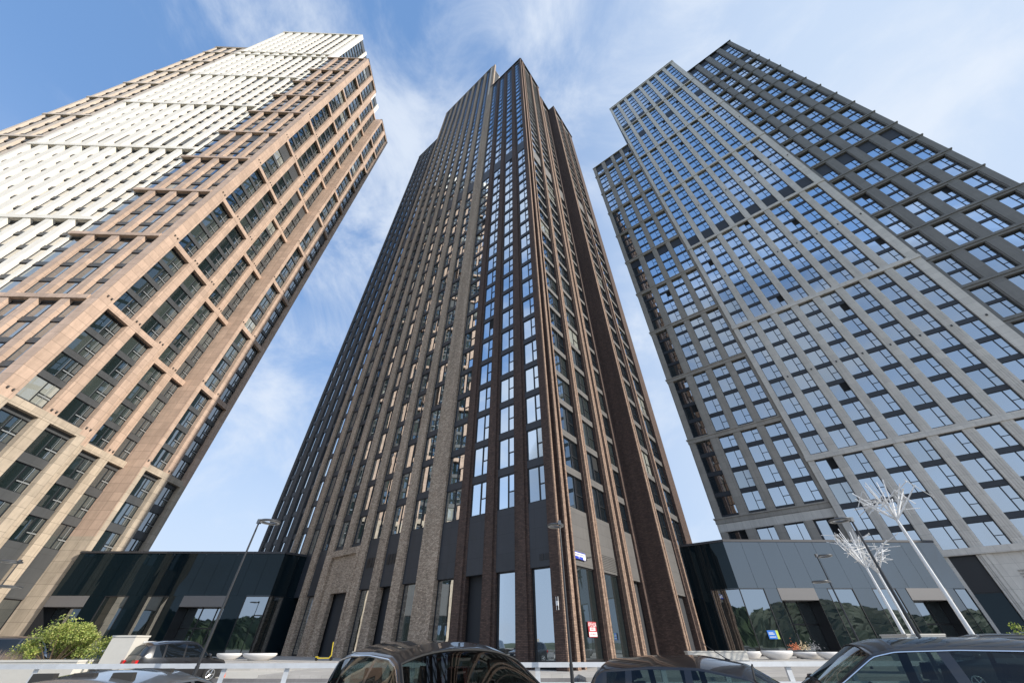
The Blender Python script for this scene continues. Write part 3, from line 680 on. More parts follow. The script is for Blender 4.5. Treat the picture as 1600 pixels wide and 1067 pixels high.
# tan wing at the far left
fa = frY(33.0)
twf = [24 + 3.48 * i for i in range(45)]; twf = [z for z in twf if z < 176]
tb = [32.05 + 13.92 * k for k in range(11)]
prev = -100.4
for k in range(4):
    xr = -100.4 - 3.65 * k; a1, a0 = xr - 0.6, xr - 3.05
    bay(lt, LWF, fa, a0, a1, twf, 2.6, -0.6, False, 5, 179.8, smat=M_SPANL, spd=0.25, blanks={j for j, z in enumerate(twf) if abs(z - 85.5) < 1.8 or z > 172.5}, open_=0)
    q = Mesh(); q.fbox(fa, a1, prev, -1.2, 0.0, 0, 180.0); q.build('pier', M_TAN, lt); prev = a0
q = Mesh(); q.fbox(fa, -115.2, prev, -1.2, 0.0, 0, 180.0); q.build('pier', M_TAN, lt)
for z in tb + [179.6]:
    q = Mesh(); q.fbox(fa, -115.3, -100.4, -0.8, 0.15, z - 0.4, z + 0.4); q.build('band', M_TAN, lt)
caprow(lt, fa, -115.3, -100.4, 180.0, 0.2)
LM = mat('facade_spot', (0.05, 0.05, 0.05), 0.5)
for fx_, ys_ in ((f1, (32.5, 37.25, 41.7, 51.85, 56.05)), (f2, (43.8, 48.3))):
    for z in bands[:7]:
        for y_ in ys_:
            for o_ in (-0.35, 0.2):
                q = Mesh(); q.fbox(fx_, y_ + o_, y_ + o_ + 0.15, 0.0, 0.14, z + 0.7, z + 0.9); q.build('facade_light', LM, lt)
build_windows(LW, lt, GLASS_L, [M_FRAME, M_STEEL], 60)
build_windows(LWF, lt, GLASS_F, [M_FRAME], 19)
build_windows(LWB, lt, GLASS, [M_FRAME], 19)

# ================================================================ low glass pavilions
def pavilion(root, fr, a0, a1, lay, ztop=10.2, zb=5.85, pw=1.9, clad=None):
    clad = clad or M_BLACKGLASS
    """lay: list of (a0, a1, kind) along the ground floor"""
    U = Mesh(); n = max(1, round((a1 - a0) / pw)); st = (a1 - a0) / n
    for i in range(n):
        j = random.uniform(-0.008, 0.008)
        U.quad(fr.P(a0 + i * st + 0.012, j, zb), fr.P(a0 + (i + 1) * st - 0.012, -j, zb), fr.P(a0 + (i + 1) * st - 0.012, j * .6, ztop - 0.15), fr.P(a0 + i * st + 0.012, -j * .3, ztop - 0.15))
    U.build('cladding', clad, root)
    C_ = Mesh(); C_.fbox(fr, a0, a1, -0.6, 0.09, ztop - 0.13, ztop + 0.02); C_.fbox(fr, a0, a1, -0.4, 0.03, ztop + 0.02, ztop + 0.1); C_.build('roof_edge', M_CAP, root)
    for b0, b1, k in lay:
        if k == 'glass':
            f = Mesh(); m_ = max(1, round((b1 - b0) / 1.9)); s_ = (b1 - b0) / m_
            for i in range(m_ + 1): f.fbox(fr, b0 + i * s_ - 0.03, b0 + i * s_ + 0.03, -0.12, 0.02, PLZ, zb - 0.03)
            f.fbox(fr, b0, b1, -0.12, 0.01, PLZ, PLZ + 0.12); f.fbox(fr, b0, b1, -0.12, 0.01, zb - 0.1, zb - 0.02)
            o = f.build('shop_window', M_BLACK, root); p = Mesh()
            for i in range(m_):
                j = random.uniform(-0.01, 0.01); p.quad(fr.P(b0 + i * s_, -0.05 + j, PLZ), fr.P(b0 + (i + 1) * s_, -0.05 - j, PLZ), fr.P(b0 + (i + 1) * s_, -0.05, zb), fr.P(b0 + i * s_, -0.05, zb))
            p.build('pane', G_SHOP, o)
        elif k == 'panel':
            p = Mesh(); p.quad(fr.P(b0, 0, PLZ - 0.1), fr.P(b1, 0, PLZ - 0.1), fr.P(b1, 0, zb - 0.01), fr.P(b0, 0, zb - 0.01)); p.build('cladding', clad, root)
        elif k == 'door':
            l_ = Mesh(); l_.fbox(fr, b0, b1, -1.6, 0.05, zb - 1.02, zb - 0.01); l_.build('lintel', M_LINTEL, root)
            d_ = Mesh(); d_.fbox(fr, b0, b1, -1.75, -1.7, PLZ, zb - 1.02)
            nn = 3
            for i in range(nn + 1): d_.fbox(fr, b0 + (b1 - b0) * i / nn - 0.05, b0 + (b1 - b0) * i / nn + 0.05, -1.7, -1.6, PLZ, zb - 1.02)
            d_.fbox(fr, b0, b1, -1.7, -1.62, PLZ + 2.3, PLZ + 2.42); 
            d_.fbox(fr, b0 - 0.02, b0 + 0.02, -1.6, 0, PLZ, zb - 1.02); d_.fbox(fr, b1 - 0.02, b1 + 0.02, -1.6, 0, PLZ, zb - 1.02)
            o = d_.build('door', M_BLACK, root); p = Mesh(); p.quad(fr.P(b0, -1.66, PLZ), fr.P(b1, -1.66, PLZ), fr.P(b1, -1.66, zb - 1.02), fr.P(b0, -1.66, zb - 1.02)); p.build('pane', G_SHOP, o)
            h_ = Mesh(); h_.tube(fr.P(b0 + (b1 - b0) / 3 - 0.12, -1.52, PLZ + 0.8), fr.P(b0 + (b1 - b0) / 3 - 0.12, -1.52, PLZ + 1.7), 0.02); h_.build('handle', M_STEEL, o)
M_LINTEL = mat('grey_lintel_metal', (0.17, 0.165, 0.165), 0.5, 0.2, noise=0.04, nscale=1)
pr = thing('pavilion', 'low dark glass pavilion with two grey door lintels in front of the right tower', 'pavilion')
fp = frY(43.25)
q = Mesh(); lcore(q, 24.9, 48.9, 45.3, 47.0, 10.1); lcore(q, 24.9, 48.9, 43.6, 45.3, 10.05, 6.0); q.build('wall', M_DARKWALL, pr)
pavilion(pr, fp, 24.8, 49.0, [(24.85, 27.4, 'glass'), (27.4, 28.8, 'panel'), (28.8, 32.7, 'door'), (32.7, 34.1, 'panel'), (34.1, 36.8, 'glass'), (36.8, 38.9, 'panel'), (38.9, 41.4, 'glass'), (41.4, 42.5, 'panel'), (42.5, 46.8, 'door'), (46.8, 47.7, 'panel'), (47.7, 49.0, 'glass')], pw=2.0)
fp2 = frV(49.1)
pavilion(pr, fp2, 8.83, 13.6, [(8.83, 11.6, 'glass'), (11.6, 13.6, 'panel')], clad=M_BLACKGLASS2)
q = Mesh(); q.fbox(fp2, 9.4, 13.6, -3.5, -0.5, 0, 10.05); q.build('wall', M_DARKWALL, pr)
pl = thing('pavilion', 'low black glass pavilion between the left and middle towers, parked car before it', 'pavilion')
fp = frY(51.0)
q = Mesh(); lcore(q, -51.0, -26.7, 53.1, 55, 10.1); lcore(q, -51.0, -26.7, 51.6, 53.1, 10.05, 6.0); q.build('wall', M_DARKWALL, pl)
pavilion(pl, fp, -51.15, -26.5, [(-51.1, -46.8, 'door'), (-46.8, -45.0, 'panel'), (-45.0, -42.4, 'glass'), (-42.4, -40.3, 'panel'), (-40.3, -37.9, 'glass'), (-37.9, -36.2, 'panel'), (-36.2, -31.1, 'door'), (-31.1, -29.2, 'panel'), (-29.2, -26.5, 'glass')], clad=M_BLACKGLASS2)
c0 = lX * -26.5 + lY * 51.0
fp3 = Frame(c0 - eV * c0.dot(eV), eV, -eU)
pavilion(pl, fp3, c0.dot(eV), 25.6, [(c0.dot(eV), c0.dot(eV) + 1.6, 'glass'), (c0.dot(eV) + 1.6, 25.6, 'panel')], clad=M_BLACKGLASS2)


# ================================================================ the land behind the viewer (seen mirrored in the glass)
def hill():
    M = Mesh(); rnd = random.Random(3); nx, ny = 700, 16
    for i in range(nx + 1):
        t = RAD(195 + 150 * i / nx)
        for j in range(ny + 1):
            rr = 150 + 9 * j
            h = (math.sin(min(1, j / 10) * math.pi / 2)) * (11 + 5 * math.sin(t * 7) + 3.5 * math.sin(t * 17 + 1)) + (rnd.uniform(-1.3, 2.0) if j else -1)
            M.v.append((rr * math.cos(t) + rnd.uniform(-1.5, 1.5), rr * math.sin(t) + rnd.uniform(-1.5, 1.5), h))
    for i in range(nx):
        for j in range(ny):
            a = i * (ny + 1) + j; M.f.append((a, a + 1, a + ny + 2, a + ny + 1)); M.m.append(0)
    M.build('hill', mat('wooded_slope', (0.055, 0.085, 0.03), 0.95, noise=0.5, nscale=0.4, bump=1.0, bscale=1.0), kind='structure')
hill()

# ================================================================ street furniture
STEEL_G = mat('galvanised_steel', (0.62, 0.64, 0.66), 0.5, 0.35, noise=0.14, nscale=3.0)
rail = thing('guard_rail', 'galvanised steel guard rail with two beams crossing the whole foreground', 'guard rail', (0, 21.5, 0))
q = Mesh(); q.box(-40, 40, -0.05, 0.05, 0.77, 0.94); q.build('beam', STEEL_G, rail)
q = Mesh(); q.box(-40, 40, -0.05, 0.05, 0.12, 0.29); q.build('beam', STEEL_G, rail)
for i in range(-13, 14):
    x = i * 2.82 + 1.1
    q = Mesh(); q.box(x - 0.11, x + 0.0, 0.055, 0.17, 0, 0.86); q.box(x - 0.11, x + 0.11, 0.0505, 0.056, 0, 0.84); q.build('post', STEEL_G, rail)
def lamp(name_label, base, h, arms, r=0.07, ringR=0.42):
    o = thing('street_lamp', name_label, 'street lamp', base, 0, 'slim lamp posts with flat ring heads')
    p = Mesh(); p.tube((0, 0, 0), (0, 0, h), r, r * 0.55, 12); p.tube((0, 0, 0), (0, 0, 0.9), r * 1.15, r * 1.15, 12); p.build('pole', M_POLE, o, smooth=False)
    for z, dxx, dyy in arms:
        l = math.hypot(dxx, dyy); ux, uy = dxx / l, dyy / l
        c = (ux * (ringR + 0.16), uy * (ringR + 0.16), z)
        hd = Mesh(); hd.ring(c, ringR, 0.085, 0.055, 36, 10); hd.box(-0.08, 0.08, -0.08, 0.08, z - 0.09, z + 0.12); hd.tube((0, 0, z), (ux * 0.2, uy * 0.2, z), 0.035)
        a = hd.build('lamp_head', M_LAMPRING, o, smooth=False)
        df = Mesh(); df.ring((c[0], c[1], z - 0.052), ringR, 0.05, 0.012, 36, 6); df.build('diffuser', M_DIFF, a)
    return o
def lpos(x, y, z): 
    r = pdir(x, y); t = (z - EH) / r.z; return (r.x * t, r.y * t, 0)
lamp('tall street lamp rising beside the parked black car, its ring head against the sky', lpos(405, 815, 6.5), 6.5, [(6.5, 1, 0.0)])
lamp('street lamp standing before the front corner of the dark brick tower', lpos(874, 817, 6.5), 6.5, [(6.5, -0.3, 1.0)], ringR=0.38)
lamp('thick black lamp post among the white metal trees', lpos(1330, 812, 6.5), 6.5, [(6.5, -1, 0.1)], r=0.085)
lamp('thin black lamp post with two ring heads in front of the glass pavilion', lpos(1276, 868, 6.5), 6.5, [(6.5, 1, 0.1), (4.9, -1, 0.1)], ringR=0.45)
lamp('lamp post with two ring heads at the far left edge of the photo', lpos(31, 877, 6.5), 6.5, [(6.5, -1, 0.1), (4.9, 1, 0.1)], ringR=0.55)

# white metal trees
def metal_tree(label, base, hf, spread, top, seed, r=0.13):
    rnd = random.Random(seed)
    o = thing('metal_tree', label, 'sculpture', base, 0, 'white metal tree sculptures')
    t = Mesh(); t.tube((0, 0, 0), (0, 0, hf), r, r * 0.62, 14); t.build('trunk', M_WHITEPAINT, o)
    B = Mesh()
    def rod(a, d, l, rr): 
        b = a + d * l; B.tube(a, b, rr, rr * 0.75, 6); return b
    main = []
    for k in range(9):
        an = 2 * math.pi * k / 9 + rnd.uniform(-.3, .3); tilt = rnd.uniform(0.30, 0.95)
        d = Vector((math.cos(an) * math.sin(tilt), math.sin(an) * math.sin(tilt), math.cos(tilt)))
        s0 = Vector((0, 0, hf - 0.1)); ln = spread * rnd.uniform(0.8, 1.2); rod(s0, d, ln, r * 0.36)
        for j in range(3):
            p = s0 + d * ln * rnd.uniform(0.45, 1.0); side = Vector((rnd.uniform(-1, 1), rnd.uniform(-1, 1), rnd.uniform(-0.5, 0.8))).normalized()
            dd = (d * 0.35 + side).normalized(); l2 = ln * rnd.uniform(0.45, 0.8); rod(p - dd * l2 * 0.35, dd, l2, r * 0.22)
    for j in range(4):
        d = Vector((rnd.uniform(-.35, .35), rnd.uniform(-.35, .35), 1)).normalized(); rod(Vector((0, 0, hf - .1)), d, top * rnd.uniform(.8, 1.1), r * 0.36)
    B.build('branch_crown', M_WHITEPAINT, o)
    return o
def tpos(x, y, Y): p = at(x, y, Y); return (p.x, p.y, 0), p.z
b, h = tpos(1400, 810, 24.2); metal_tree('tallest white metal tree sculpture, nearest the right tower, its crown before the stone piers', b, h, 2.3, 2.4, 5, 0.13)
b, h = tpos(1353, 885, 27.5); metal_tree('smaller white metal tree sculpture left of the black lamp post', b, h, 2.1, 2.6, 8, 0.11)
b, h = tpos(1371, 893, 30.0); metal_tree('thin white metal tree sculpture right behind the black lamp post', b, h, 1.9, 2.2, 12, 0.10)

# white gate block, planters, low walls
def block(name, label, cat, x0, x1, y0, y1, z1, m, z0=0.0, group=None):
    o = thing(name, label, cat, ((x0 + x1) / 2, (y0 + y1) / 2, 0), 0, group)
    hx, hy = (x1 - x0) / 2, (y1 - y0) / 2
    q = Mesh(); q.box(-hx, hx, -hy, hy, z0, z1 - 0.07); q.build('block_body', m, o)
    q = Mesh(); q.box(-hx - 0.03, hx + 0.03, -hy - 0.03, hy + 0.03, z1 - 0.07, z1); q.build('cap', m, o)
    return o
p = at(178, 992, 24.0); p2 = at(214, 992, 24.0)
block('concrete_block', 'tall white concrete block standing between the bush and the black parked car', 'block', p.x, p2.x, 24.0, 24.9, p.z, M_PALECON)
q = Mesh(); q.box(p2.x + 0.03, p2.x + 0.75, 24.62, 24.68, 1.66, 1.73); q.build('barrier_stub', M_WHITEPAINT); tag(bpy.data.objects['barrier_stub'], 'short white barrier arm sticking out of the white concrete block', 'barrier arm')
p = at(1375, 991, 27); p2 = at(1431, 991, 27)
block('concrete_block', 'beige concrete block behind the black car roof, below the white metal trees', 'block', p.x, p2.x, 25.2, 27.0, 1.93, M_PALECON)
p = at(20, 1045, 24); p2 = at(150, 1045, 24)
block('planter_wall', 'low white planter wall under the leafy bush', 'planter', p.x - 12, p2.x - 0.6, 23.4, 25.4, 1.02, M_PALECON)
p = at(1020, 1022, 40); block('low_wall', 'long low white wall at the foot of the dark brick side wall', 'low wall', 13.0, 17.4, 34.9, 35.5, 1.12, M_PALECON)

# round white benches
M_BENCH = mat('white_bench_concrete', (0.74, 0.72, 0.70), 0.5, noise=0.03)
def bench(label, x0, x1, ytop, Y, grp):
    a, b_ = at(x0, ytop, Y), at(x1, ytop, Y); c = ((a.x + b_.x) / 2, Y, PLZ); R_ = (b_.x - a.x) / 2; h = max(0.35, a.z - PLZ)
    q = Mesh(); q.lathe((0, 0, 0), [(0.0, 0.0), (R_ * .55, 0.0), (R_ * .6, 0.04), (R_ * .93, h * .55), (R_, h * .85), (R_ * .985, h * .96), (R_ * .95, h), (R_ * .6, h * 1.0), (0.001, h * 0.98)], 40, 1, 0.55)
    o = q.build('bench', M_BENCH, smooth=True); o.location = c; tag(o, label, 'bench', grp); return o
GB = 'round white benches on the plaza'
bench('white oval bench left of the lamp post, nearer the parked black car', 340, 378, 1020, 40, GB)
bench('white oval bench in front of the left pavilion corner, right of the lamp post', 381, 433, 1020, 38, GB)
bench('leftmost white bench of the row before the right pavilion', 1156, 1189, 1017, 38, GB)
bench('wide white bench second from the left in the row before the right pavilion', 1188, 1237, 1016, 36, GB)
bench('white bench with bags and flowers behind it, before the pavilion doorway', 1238, 1284, 1018, 37, GB)
bench('rightmost white bench of the row, beside the black car', 1276, 1316, 1018, 35.5, GB)

# leafy bush: stems and thousands of small leaves in uneven clumps
def bush(label, c, rx, ry, rz, n, m, seed, nm='bush'):
    rnd = random.Random(seed); o = thing(nm, label, 'bush' if nm == 'bush' else 'plant', c)
    st = Mesh(); clumps = []
    for i in range(34):
        an, el = rnd.uniform(0, 6.28), rnd.uniform(-0.2, 1.3); k = rnd.uniform(0.45, 1.0)
        e = Vector((math.cos(an) * math.cos(el) * rx * k, math.sin(an) * math.cos(el) * ry * k, rz * (0.25 + 0.75 * math.sin(max(el, 0)) * k) + rnd.uniform(-.1, .15)))
        st.tube((e.x * 0.15, e.y * 0.15, 0), e, 0.025, 0.008, 5); clumps.append((e, rnd.uniform(0.16, 0.48)))
    st.build('stem', mat('bush_stem_' + str(seed), (0.10, 0.07, 0.04), 0.9), o)
    F = Mesh()
    for i in range(n):
        e, r = clumps[rnd.randrange(len(clumps))]; d = Vector((rnd.gauss(0, 1), rnd.gauss(0, 1), rnd.gauss(0, 0.8))); d = d / max(0.3, d.length) * r * (rnd.random() ** 0.4) * 1.25
        p = e + d; ax = Vector((rnd.uniform(-1, 1), rnd.uniform(-1, 1), rnd.uniform(-.4, .8))).normalized(); sd = ax.cross(Vector((rnd.uniform(-1, 1), rnd.uniform(-1, 1), rnd.uniform(-1, 1)))).normalized()
        L_ = rnd.uniform(0.05, 0.10); W_ = L_ * 0.36
        F.poly([p, p + ax * L_ * .5 + sd * W_, p + ax * L_, p + ax * L_ * .5 - sd * W_], rnd.randrange(3))
    F.build('foliage', m, o); return o
def leafm(nm, c):
    m = mat(nm, c, 0.6); b_ = m.node_tree.nodes['Principled BSDF']
    b_.inputs['Transmission Weight'].default_value = 0.0
    tr = N(m.node_tree, 'ShaderNodeBsdfTranslucent', inp={'Color': (c[0] * 1.2, c[1] * 1.2, c[2], 1)}); mx = N(m.node_tree, 'ShaderNodeMixShader', inp={0: 0.3})
    m.node_tree.links.new(b_.outputs[0], mx.inputs[1]); m.node_tree.links.new(tr.outputs[0], mx.inputs[2]); m.node_tree.links.new(mx.outputs[0], m.node_tree.nodes['Material Output'].inputs[0]); return m
LEAF = [leafm('leaf_lime', (0.42, 0.48, 0.12)), leafm('leaf_green', (0.20, 0.28, 0.06)), leafm('leaf_yellow', (0.46, 0.46, 0.16))]
p = at(95, 1010, 24.4)
bush('lime green leafy bush in the planter beside the white concrete block', (p.x, 24.4, 0.8), 2.3, 0.9, 1.6, 15000, LEAF, 4)
p = at(1598, 990, 20.0)
bush('green shrub at the right edge of the photo', (p.x + 0.6, 20.5, 0.6), 0.8, 0.8, 1.5, 2500, [LEAF[1], LEAF[0], LEAF[1]], 9)
g_ = Mesh(); rnd = random.Random(2)
pg = at(20, 1015, 24.4)
for i in range(700):
    x = pg.x + rnd.uniform(-2.6, 1.2); y = 24.4 + rnd.uniform(-.7, .7); dx_, dy_ = rnd.uniform(-.12, .12), rnd.uniform(-.12, .12); h = rnd.uniform(.25, .5)
    g_.poly([(x, y, 1.0), (x + .012, y, 1.0), (x + dx_, y + dy_, 1.0 + h)])
o = g_.build('dry_grass', mat('dry_grass', (0.30, 0.22, 0.16), 0.9), kind='stuff'); tag(o, 'dry brownish ornamental grass left of the lime green bush', 'grass')

# yellow scooter leaning at the doorway
def scooter(label, loc, rz, m):
    o = thing('kick_scooter', label, 'scooter', loc, rz)
    q = Mesh(); q.box(-0.45, 0.42, -0.08, 0.08, 0.13, 0.19); q.tube((0.42, 0, 0.16), (0.56, 0, 0.36), 0.045); q.box(-0.62, -0.42, -0.05, 0.05, 0.2, 0.26); q.build('deck', m, o)
    q = Mesh(); q.tube((0.54, 0, 0.3), (0.44, 0, 1.12), 0.035); q.build('stem', m, o)
    q = Mesh(); q.tube((0.44, -0.26, 1.12), (0.44, 0.26, 1.12), 0.025); q.build('handlebar', M_BLACK, o)
    for x in (-0.5, 0.58):
        q = Mesh(); q.tube((x, -0.03, 0.12), (x, 0.03, 0.12), 0.12, None, 20); q.build('wheel', M_BLACK, o)
    return o
YEL = mat('yellow_plastic', (0.55, 0.42, 0.02), 0.5)
p = at(508, 1025, 36.6); scooter('yellow kick scooter parked by the brick doorway', (p.x - 0.1, 36.6, PLZ), 0.1, YEL)
# signs
def text(body, size, m, parent, loc, rot, name='lettering', ext=0.004):
    c = bpy.data.curves.new(name, 'FONT'); c.body = body; c.size = size; c.align_x = 'CENTER'; c.align_y = 'CENTER'; c.extrude = ext
    t_ = bpy.data.objects.new('t', c); col.objects.link(t_); bpy.context.view_layer.update()
    me = bpy.data.meshes.new_from_object(t_.evaluated_get(bpy.context.evaluated_depsgraph_get())); bpy.data.objects.remove(t_)
    me.materials.clear(); me.materials.append(m); o = bpy.data.objects.new(name, me); col.objects.link(o); o.parent = parent; o.location = loc; o.rotation_euler = rot; return o
BLUE = mat('sign_blue', (0.02, 0.05, 0.42), 0.5); WHT = mat('sign_white', (0.8, 0.8, 0.8), 0.5); RED = mat('sign_red', (0.38, 0.03, 0.04), 0.6)
YG = mat('sign_yellow_green', (0.55, 0.65, 0.10), 0.5); LBL = mat('sign_light_blue', (0.02, 0.17, 0.60), 0.5)
def signframe(fr, a, d, z, name, label, cat):
    """an empty on a wall: local x along the wall, local y up, local z outwards"""
    o = thing(name, label, cat, fr.P(a, d, z)); x = Vector(fr.a); n = Vector(fr.n); y = Vector((0, 0, 1))
    if x.cross(y).dot(n) < 0: x = -x
    o.rotation_euler = Matrix((x, y, n)).transposed().to_euler(); return o
o = signframe(fu, 28.1, -0.28, 6.75, 'street_sign', 'blue and white street name plate on the grey panel of the middle tower', 'sign')
q = Mesh(); q.box(-0.95, 0.95, -0.24, 0.24, 0, 0.08); q.build('plate', BLUE, o)
q = Mesh(); q.box(-0.88, 0.93, -0.06, 0.18, 0.08, 0.085); q.box(0.55, 0.93, -0.22, -0.06, 0.08, 0.085); q.build('white_field', WHT, o)
text('\u0411\u0435\u0440\u0435\u0433\u043e\u0432\u043e\u0439 \u043f\u0440\u043e\u0435\u0437\u0434', 0.17, BLUE, o, (-0.1, 0.07, 0.088), (0, 0, 0)); text('5A', 0.16, WHT, o, (-0.1, -0.14, 0.088), (0, 0, 0))
o = signframe(fu, 29.2, -0.42, 2.35, 'rent_sign', 'red and white rental notice stuck on the tall shop window', 'sign')
q = Mesh(); q.box(-0.75, 0.75, -0.55, 0.5, 0, 0.02); q.build('board', RED, o)
q = Mesh(); q.box(-0.48, 0.48, -0.12, 0.1, 0.02, 0.025); q.box(-0.68, 0.72, -0.5, -0.2, 0.02, 0.025); q.build('white_field', WHT, o)
text('\u0410\u0420\u0415\u041d\u0414\u0410', 0.36, WHT, o, (0, 0.28, 0.024), (0, 0, 0)); text('\u041e\u0424\u0418\u0421\u042b', 0.17, RED, o, (0, -0.01, 0.028), (0, 0, 0)); text('8 903 968 00 78', 0.17, RED, o, (0.02, -0.35, 0.028), (0, 0, 0))
fp = frY(43.25)
o.scale = (0.82, 0.82, 0.82)
o = signframe(fp, 26.6, 0.03, 2.15, 'window_sign', 'blue and yellow notice on the pavilion window beside the doorway', 'sign')
q = Mesh(); q.box(-0.62, 0.35, -0.38, 0.38, 0, 0.02); q.build('board', LBL, o); q = Mesh(); q.box(0.35, 0.62, -0.38, 0.38, 0, 0.021); q.build('yellow_edge', YG, o)
q = Mesh()
for yy, w_ in ((0.16, .42), (0.05, .5), (-0.2, .55)): q.box(-0.5, -0.5 + w_ * 1.3, yy - 0.03, yy + 0.03, 0.02, 0.024)
q.build('text_line', WHT, o)
o.scale = (0.85, 0.85, 0.85)
o = signframe(fr_c := frV(V0), 14.5 + 1.05, 0.02, 3.6, 'antenna_unit', 'white aerial box with four rods on the corner brick pier', 'antenna')
q = Mesh(); q.box(-0.09, 0.09, -0.12, 0.12, 0, 0.1); q.build('box_body', M_WHITEPAINT, o)
q = Mesh()
for sx in (-0.08, 0.08): q.tube((sx, 0.1, 0.06), (sx, 0.36, 0.06), 0.018); q.tube((sx, -0.1, 0.06), (sx, -0.36, 0.06), 0.018)
q.build('rod', M_WHITEPAINT, o)
o = signframe(fu, 29.35, -0.26, 6.75, 'camera', 'small black security camera beside the street name plate', 'security camera')
q = Mesh(); q.tube((0, 0, 0), (0, 0, 0.1), 0.03); q.tube((-0.08, 0.0, 0.1), (0.22, 0.06, 0.3), 0.05); q.build('camera_body', M_BLACK, o)
# flowers and bags on the bench before the doorway
rnd = random.Random(6)
for i, (xx, cc, lab) in enumerate(((1243, (0.7, 0.2, 0.08), 'orange flower bunch on the white bench by the doorway'), (1256, (0.65, 0.5, 0.3), 'tan flower bunch on the white bench by the doorway'), (1272, (0.25, 0.25, 0.27), 'dark plant bunch beside the tan flowers on the white bench'))):
    p = at(xx, 1013, 39); o = thing('flower_bunch', lab, 'flowers', (p.x, 39, PLZ)); F = Mesh(); mm = mat('petal_%d' % i, cc, 0.7)
    for k in range(90):
        a = Vector((rnd.gauss(0, .22), rnd.gauss(0, .15), 0.5 + abs(rnd.gauss(0, .22)))); F.poly([a, a + Vector((rnd.uniform(-.08, .08), rnd.uniform(-.05, .05), .07)), a + Vector((.07, 0, rnd.uniform(-.05, .05)))], 0)
    F.build('flower_head', mm, o, kind='stuff'); q = Mesh(); q.lathe((0, 0, 0), [(0.0, 0), (0.14, 0), (0.2, 0.4), (0.17, 0.42), (0.0, 0.38)], 16); q.build('pot', M_BLACK, o)
# orange road cone
p = lpos(347, 1062, 0.03)
o = thing('traffic_cone', 'small orange traffic cone on the paving right of the black parked car', 'cone', (p[0], p[1], 0))
ORG = mat('cone_orange', (0.75, 0.10, 0.02), 0.5); q = Mesh(); q.lathe((0, 0, 0), [(0.0, 0.42), (0.02, 0.42), (0.12, 0.03), (0.0, 0.03)], 20); q.build('cone_body', ORG, o); q = Mesh(); q.box(-.17, .17, -.17, .17, 0, .03); q.build('foot', ORG, o)

# ================================================================ cars
def car_glass():
    m = bpy.data.materials.new('car_window_glass'); m.use_nodes = True; t = m.node_tree; t.nodes.clear()
    f = N(t, 'ShaderNodeFresnel', inp={'IOR': 1.5}); a = N(t, 'ShaderNodeMath', operation='MULTIPLY_ADD', use_clamp=True, inp={1: 0.9, 2: 0.0}); t.links.new(f.outputs[0], a.inputs[0])
    tr = N(t, 'ShaderNodeBsdfTransparent', inp={'Color': (0.33, 0.40, 0.39, 1)}); g = N(t, 'ShaderNodeBsdfGlossy', inp={'Color': (0.95, 0.97, 1, 1), 'Roughness': 0.01})
    mx = N(t, 'ShaderNodeMixShader'); t.links.new(a.outputs[0], mx.inputs[0]); t.links.new(tr.outputs[0], mx.inputs[1]); t.links.new(g.outputs[0], mx.inputs[2])
    o = N(t, 'ShaderNodeOutputMaterial'); t.links.new(mx.outputs[0], o.inputs[0]); return m
CARGLASS = car_glass()
CARGLASS_D = glass('car_window_glass_dark', (0.006, 0.008, 0.010), 1, f0=0.06)
def paint(nm, c, metal=0.3, rough=0.28):
    m = mat(nm, c, rough, metal); b_ = m.node_tree.nodes['Principled BSDF']; b_.inputs['Coat Weight'].default_value = 1.0; b_.inputs['Coat Roughness'].default_value = 0.03; return m
RUB = mat('tyre_rubber', (0.02, 0.02, 0.02), 0.85); RIM = mat('alloy_rim', (0.55, 0.56, 0.57), 0.3, 0.9); CHR = mat('chrome_trim', (0.75, 0.77, 0.8), 0.12, 1.0)
TAIL = mat('tail_light_red', (0.55, 0.01, 0.01), 0.2); HEADL = mat('head_light_clear', (0.7, 0.72, 0.75), 0.1, 0.4); SEAT = mat('seat_leather', (0.035, 0.034, 0.033), 0.6); TRIM = mat('interior_pale_trim', (0.35, 0.35, 0.33), 0.7)
PLATE = mat('number_plate_white', (0.75, 0.75, 0.75), 0.5)
def smooth(xs, px, pz, k):
    z = np.interp(xs, px, pz); w_ = np.exp(-np.linspace(-2, 2, 2 * k + 1) ** 2); w_ /= w_.sum()
    return np.convolve(np.pad(z, k, mode='edge'), w_, mode='valid')
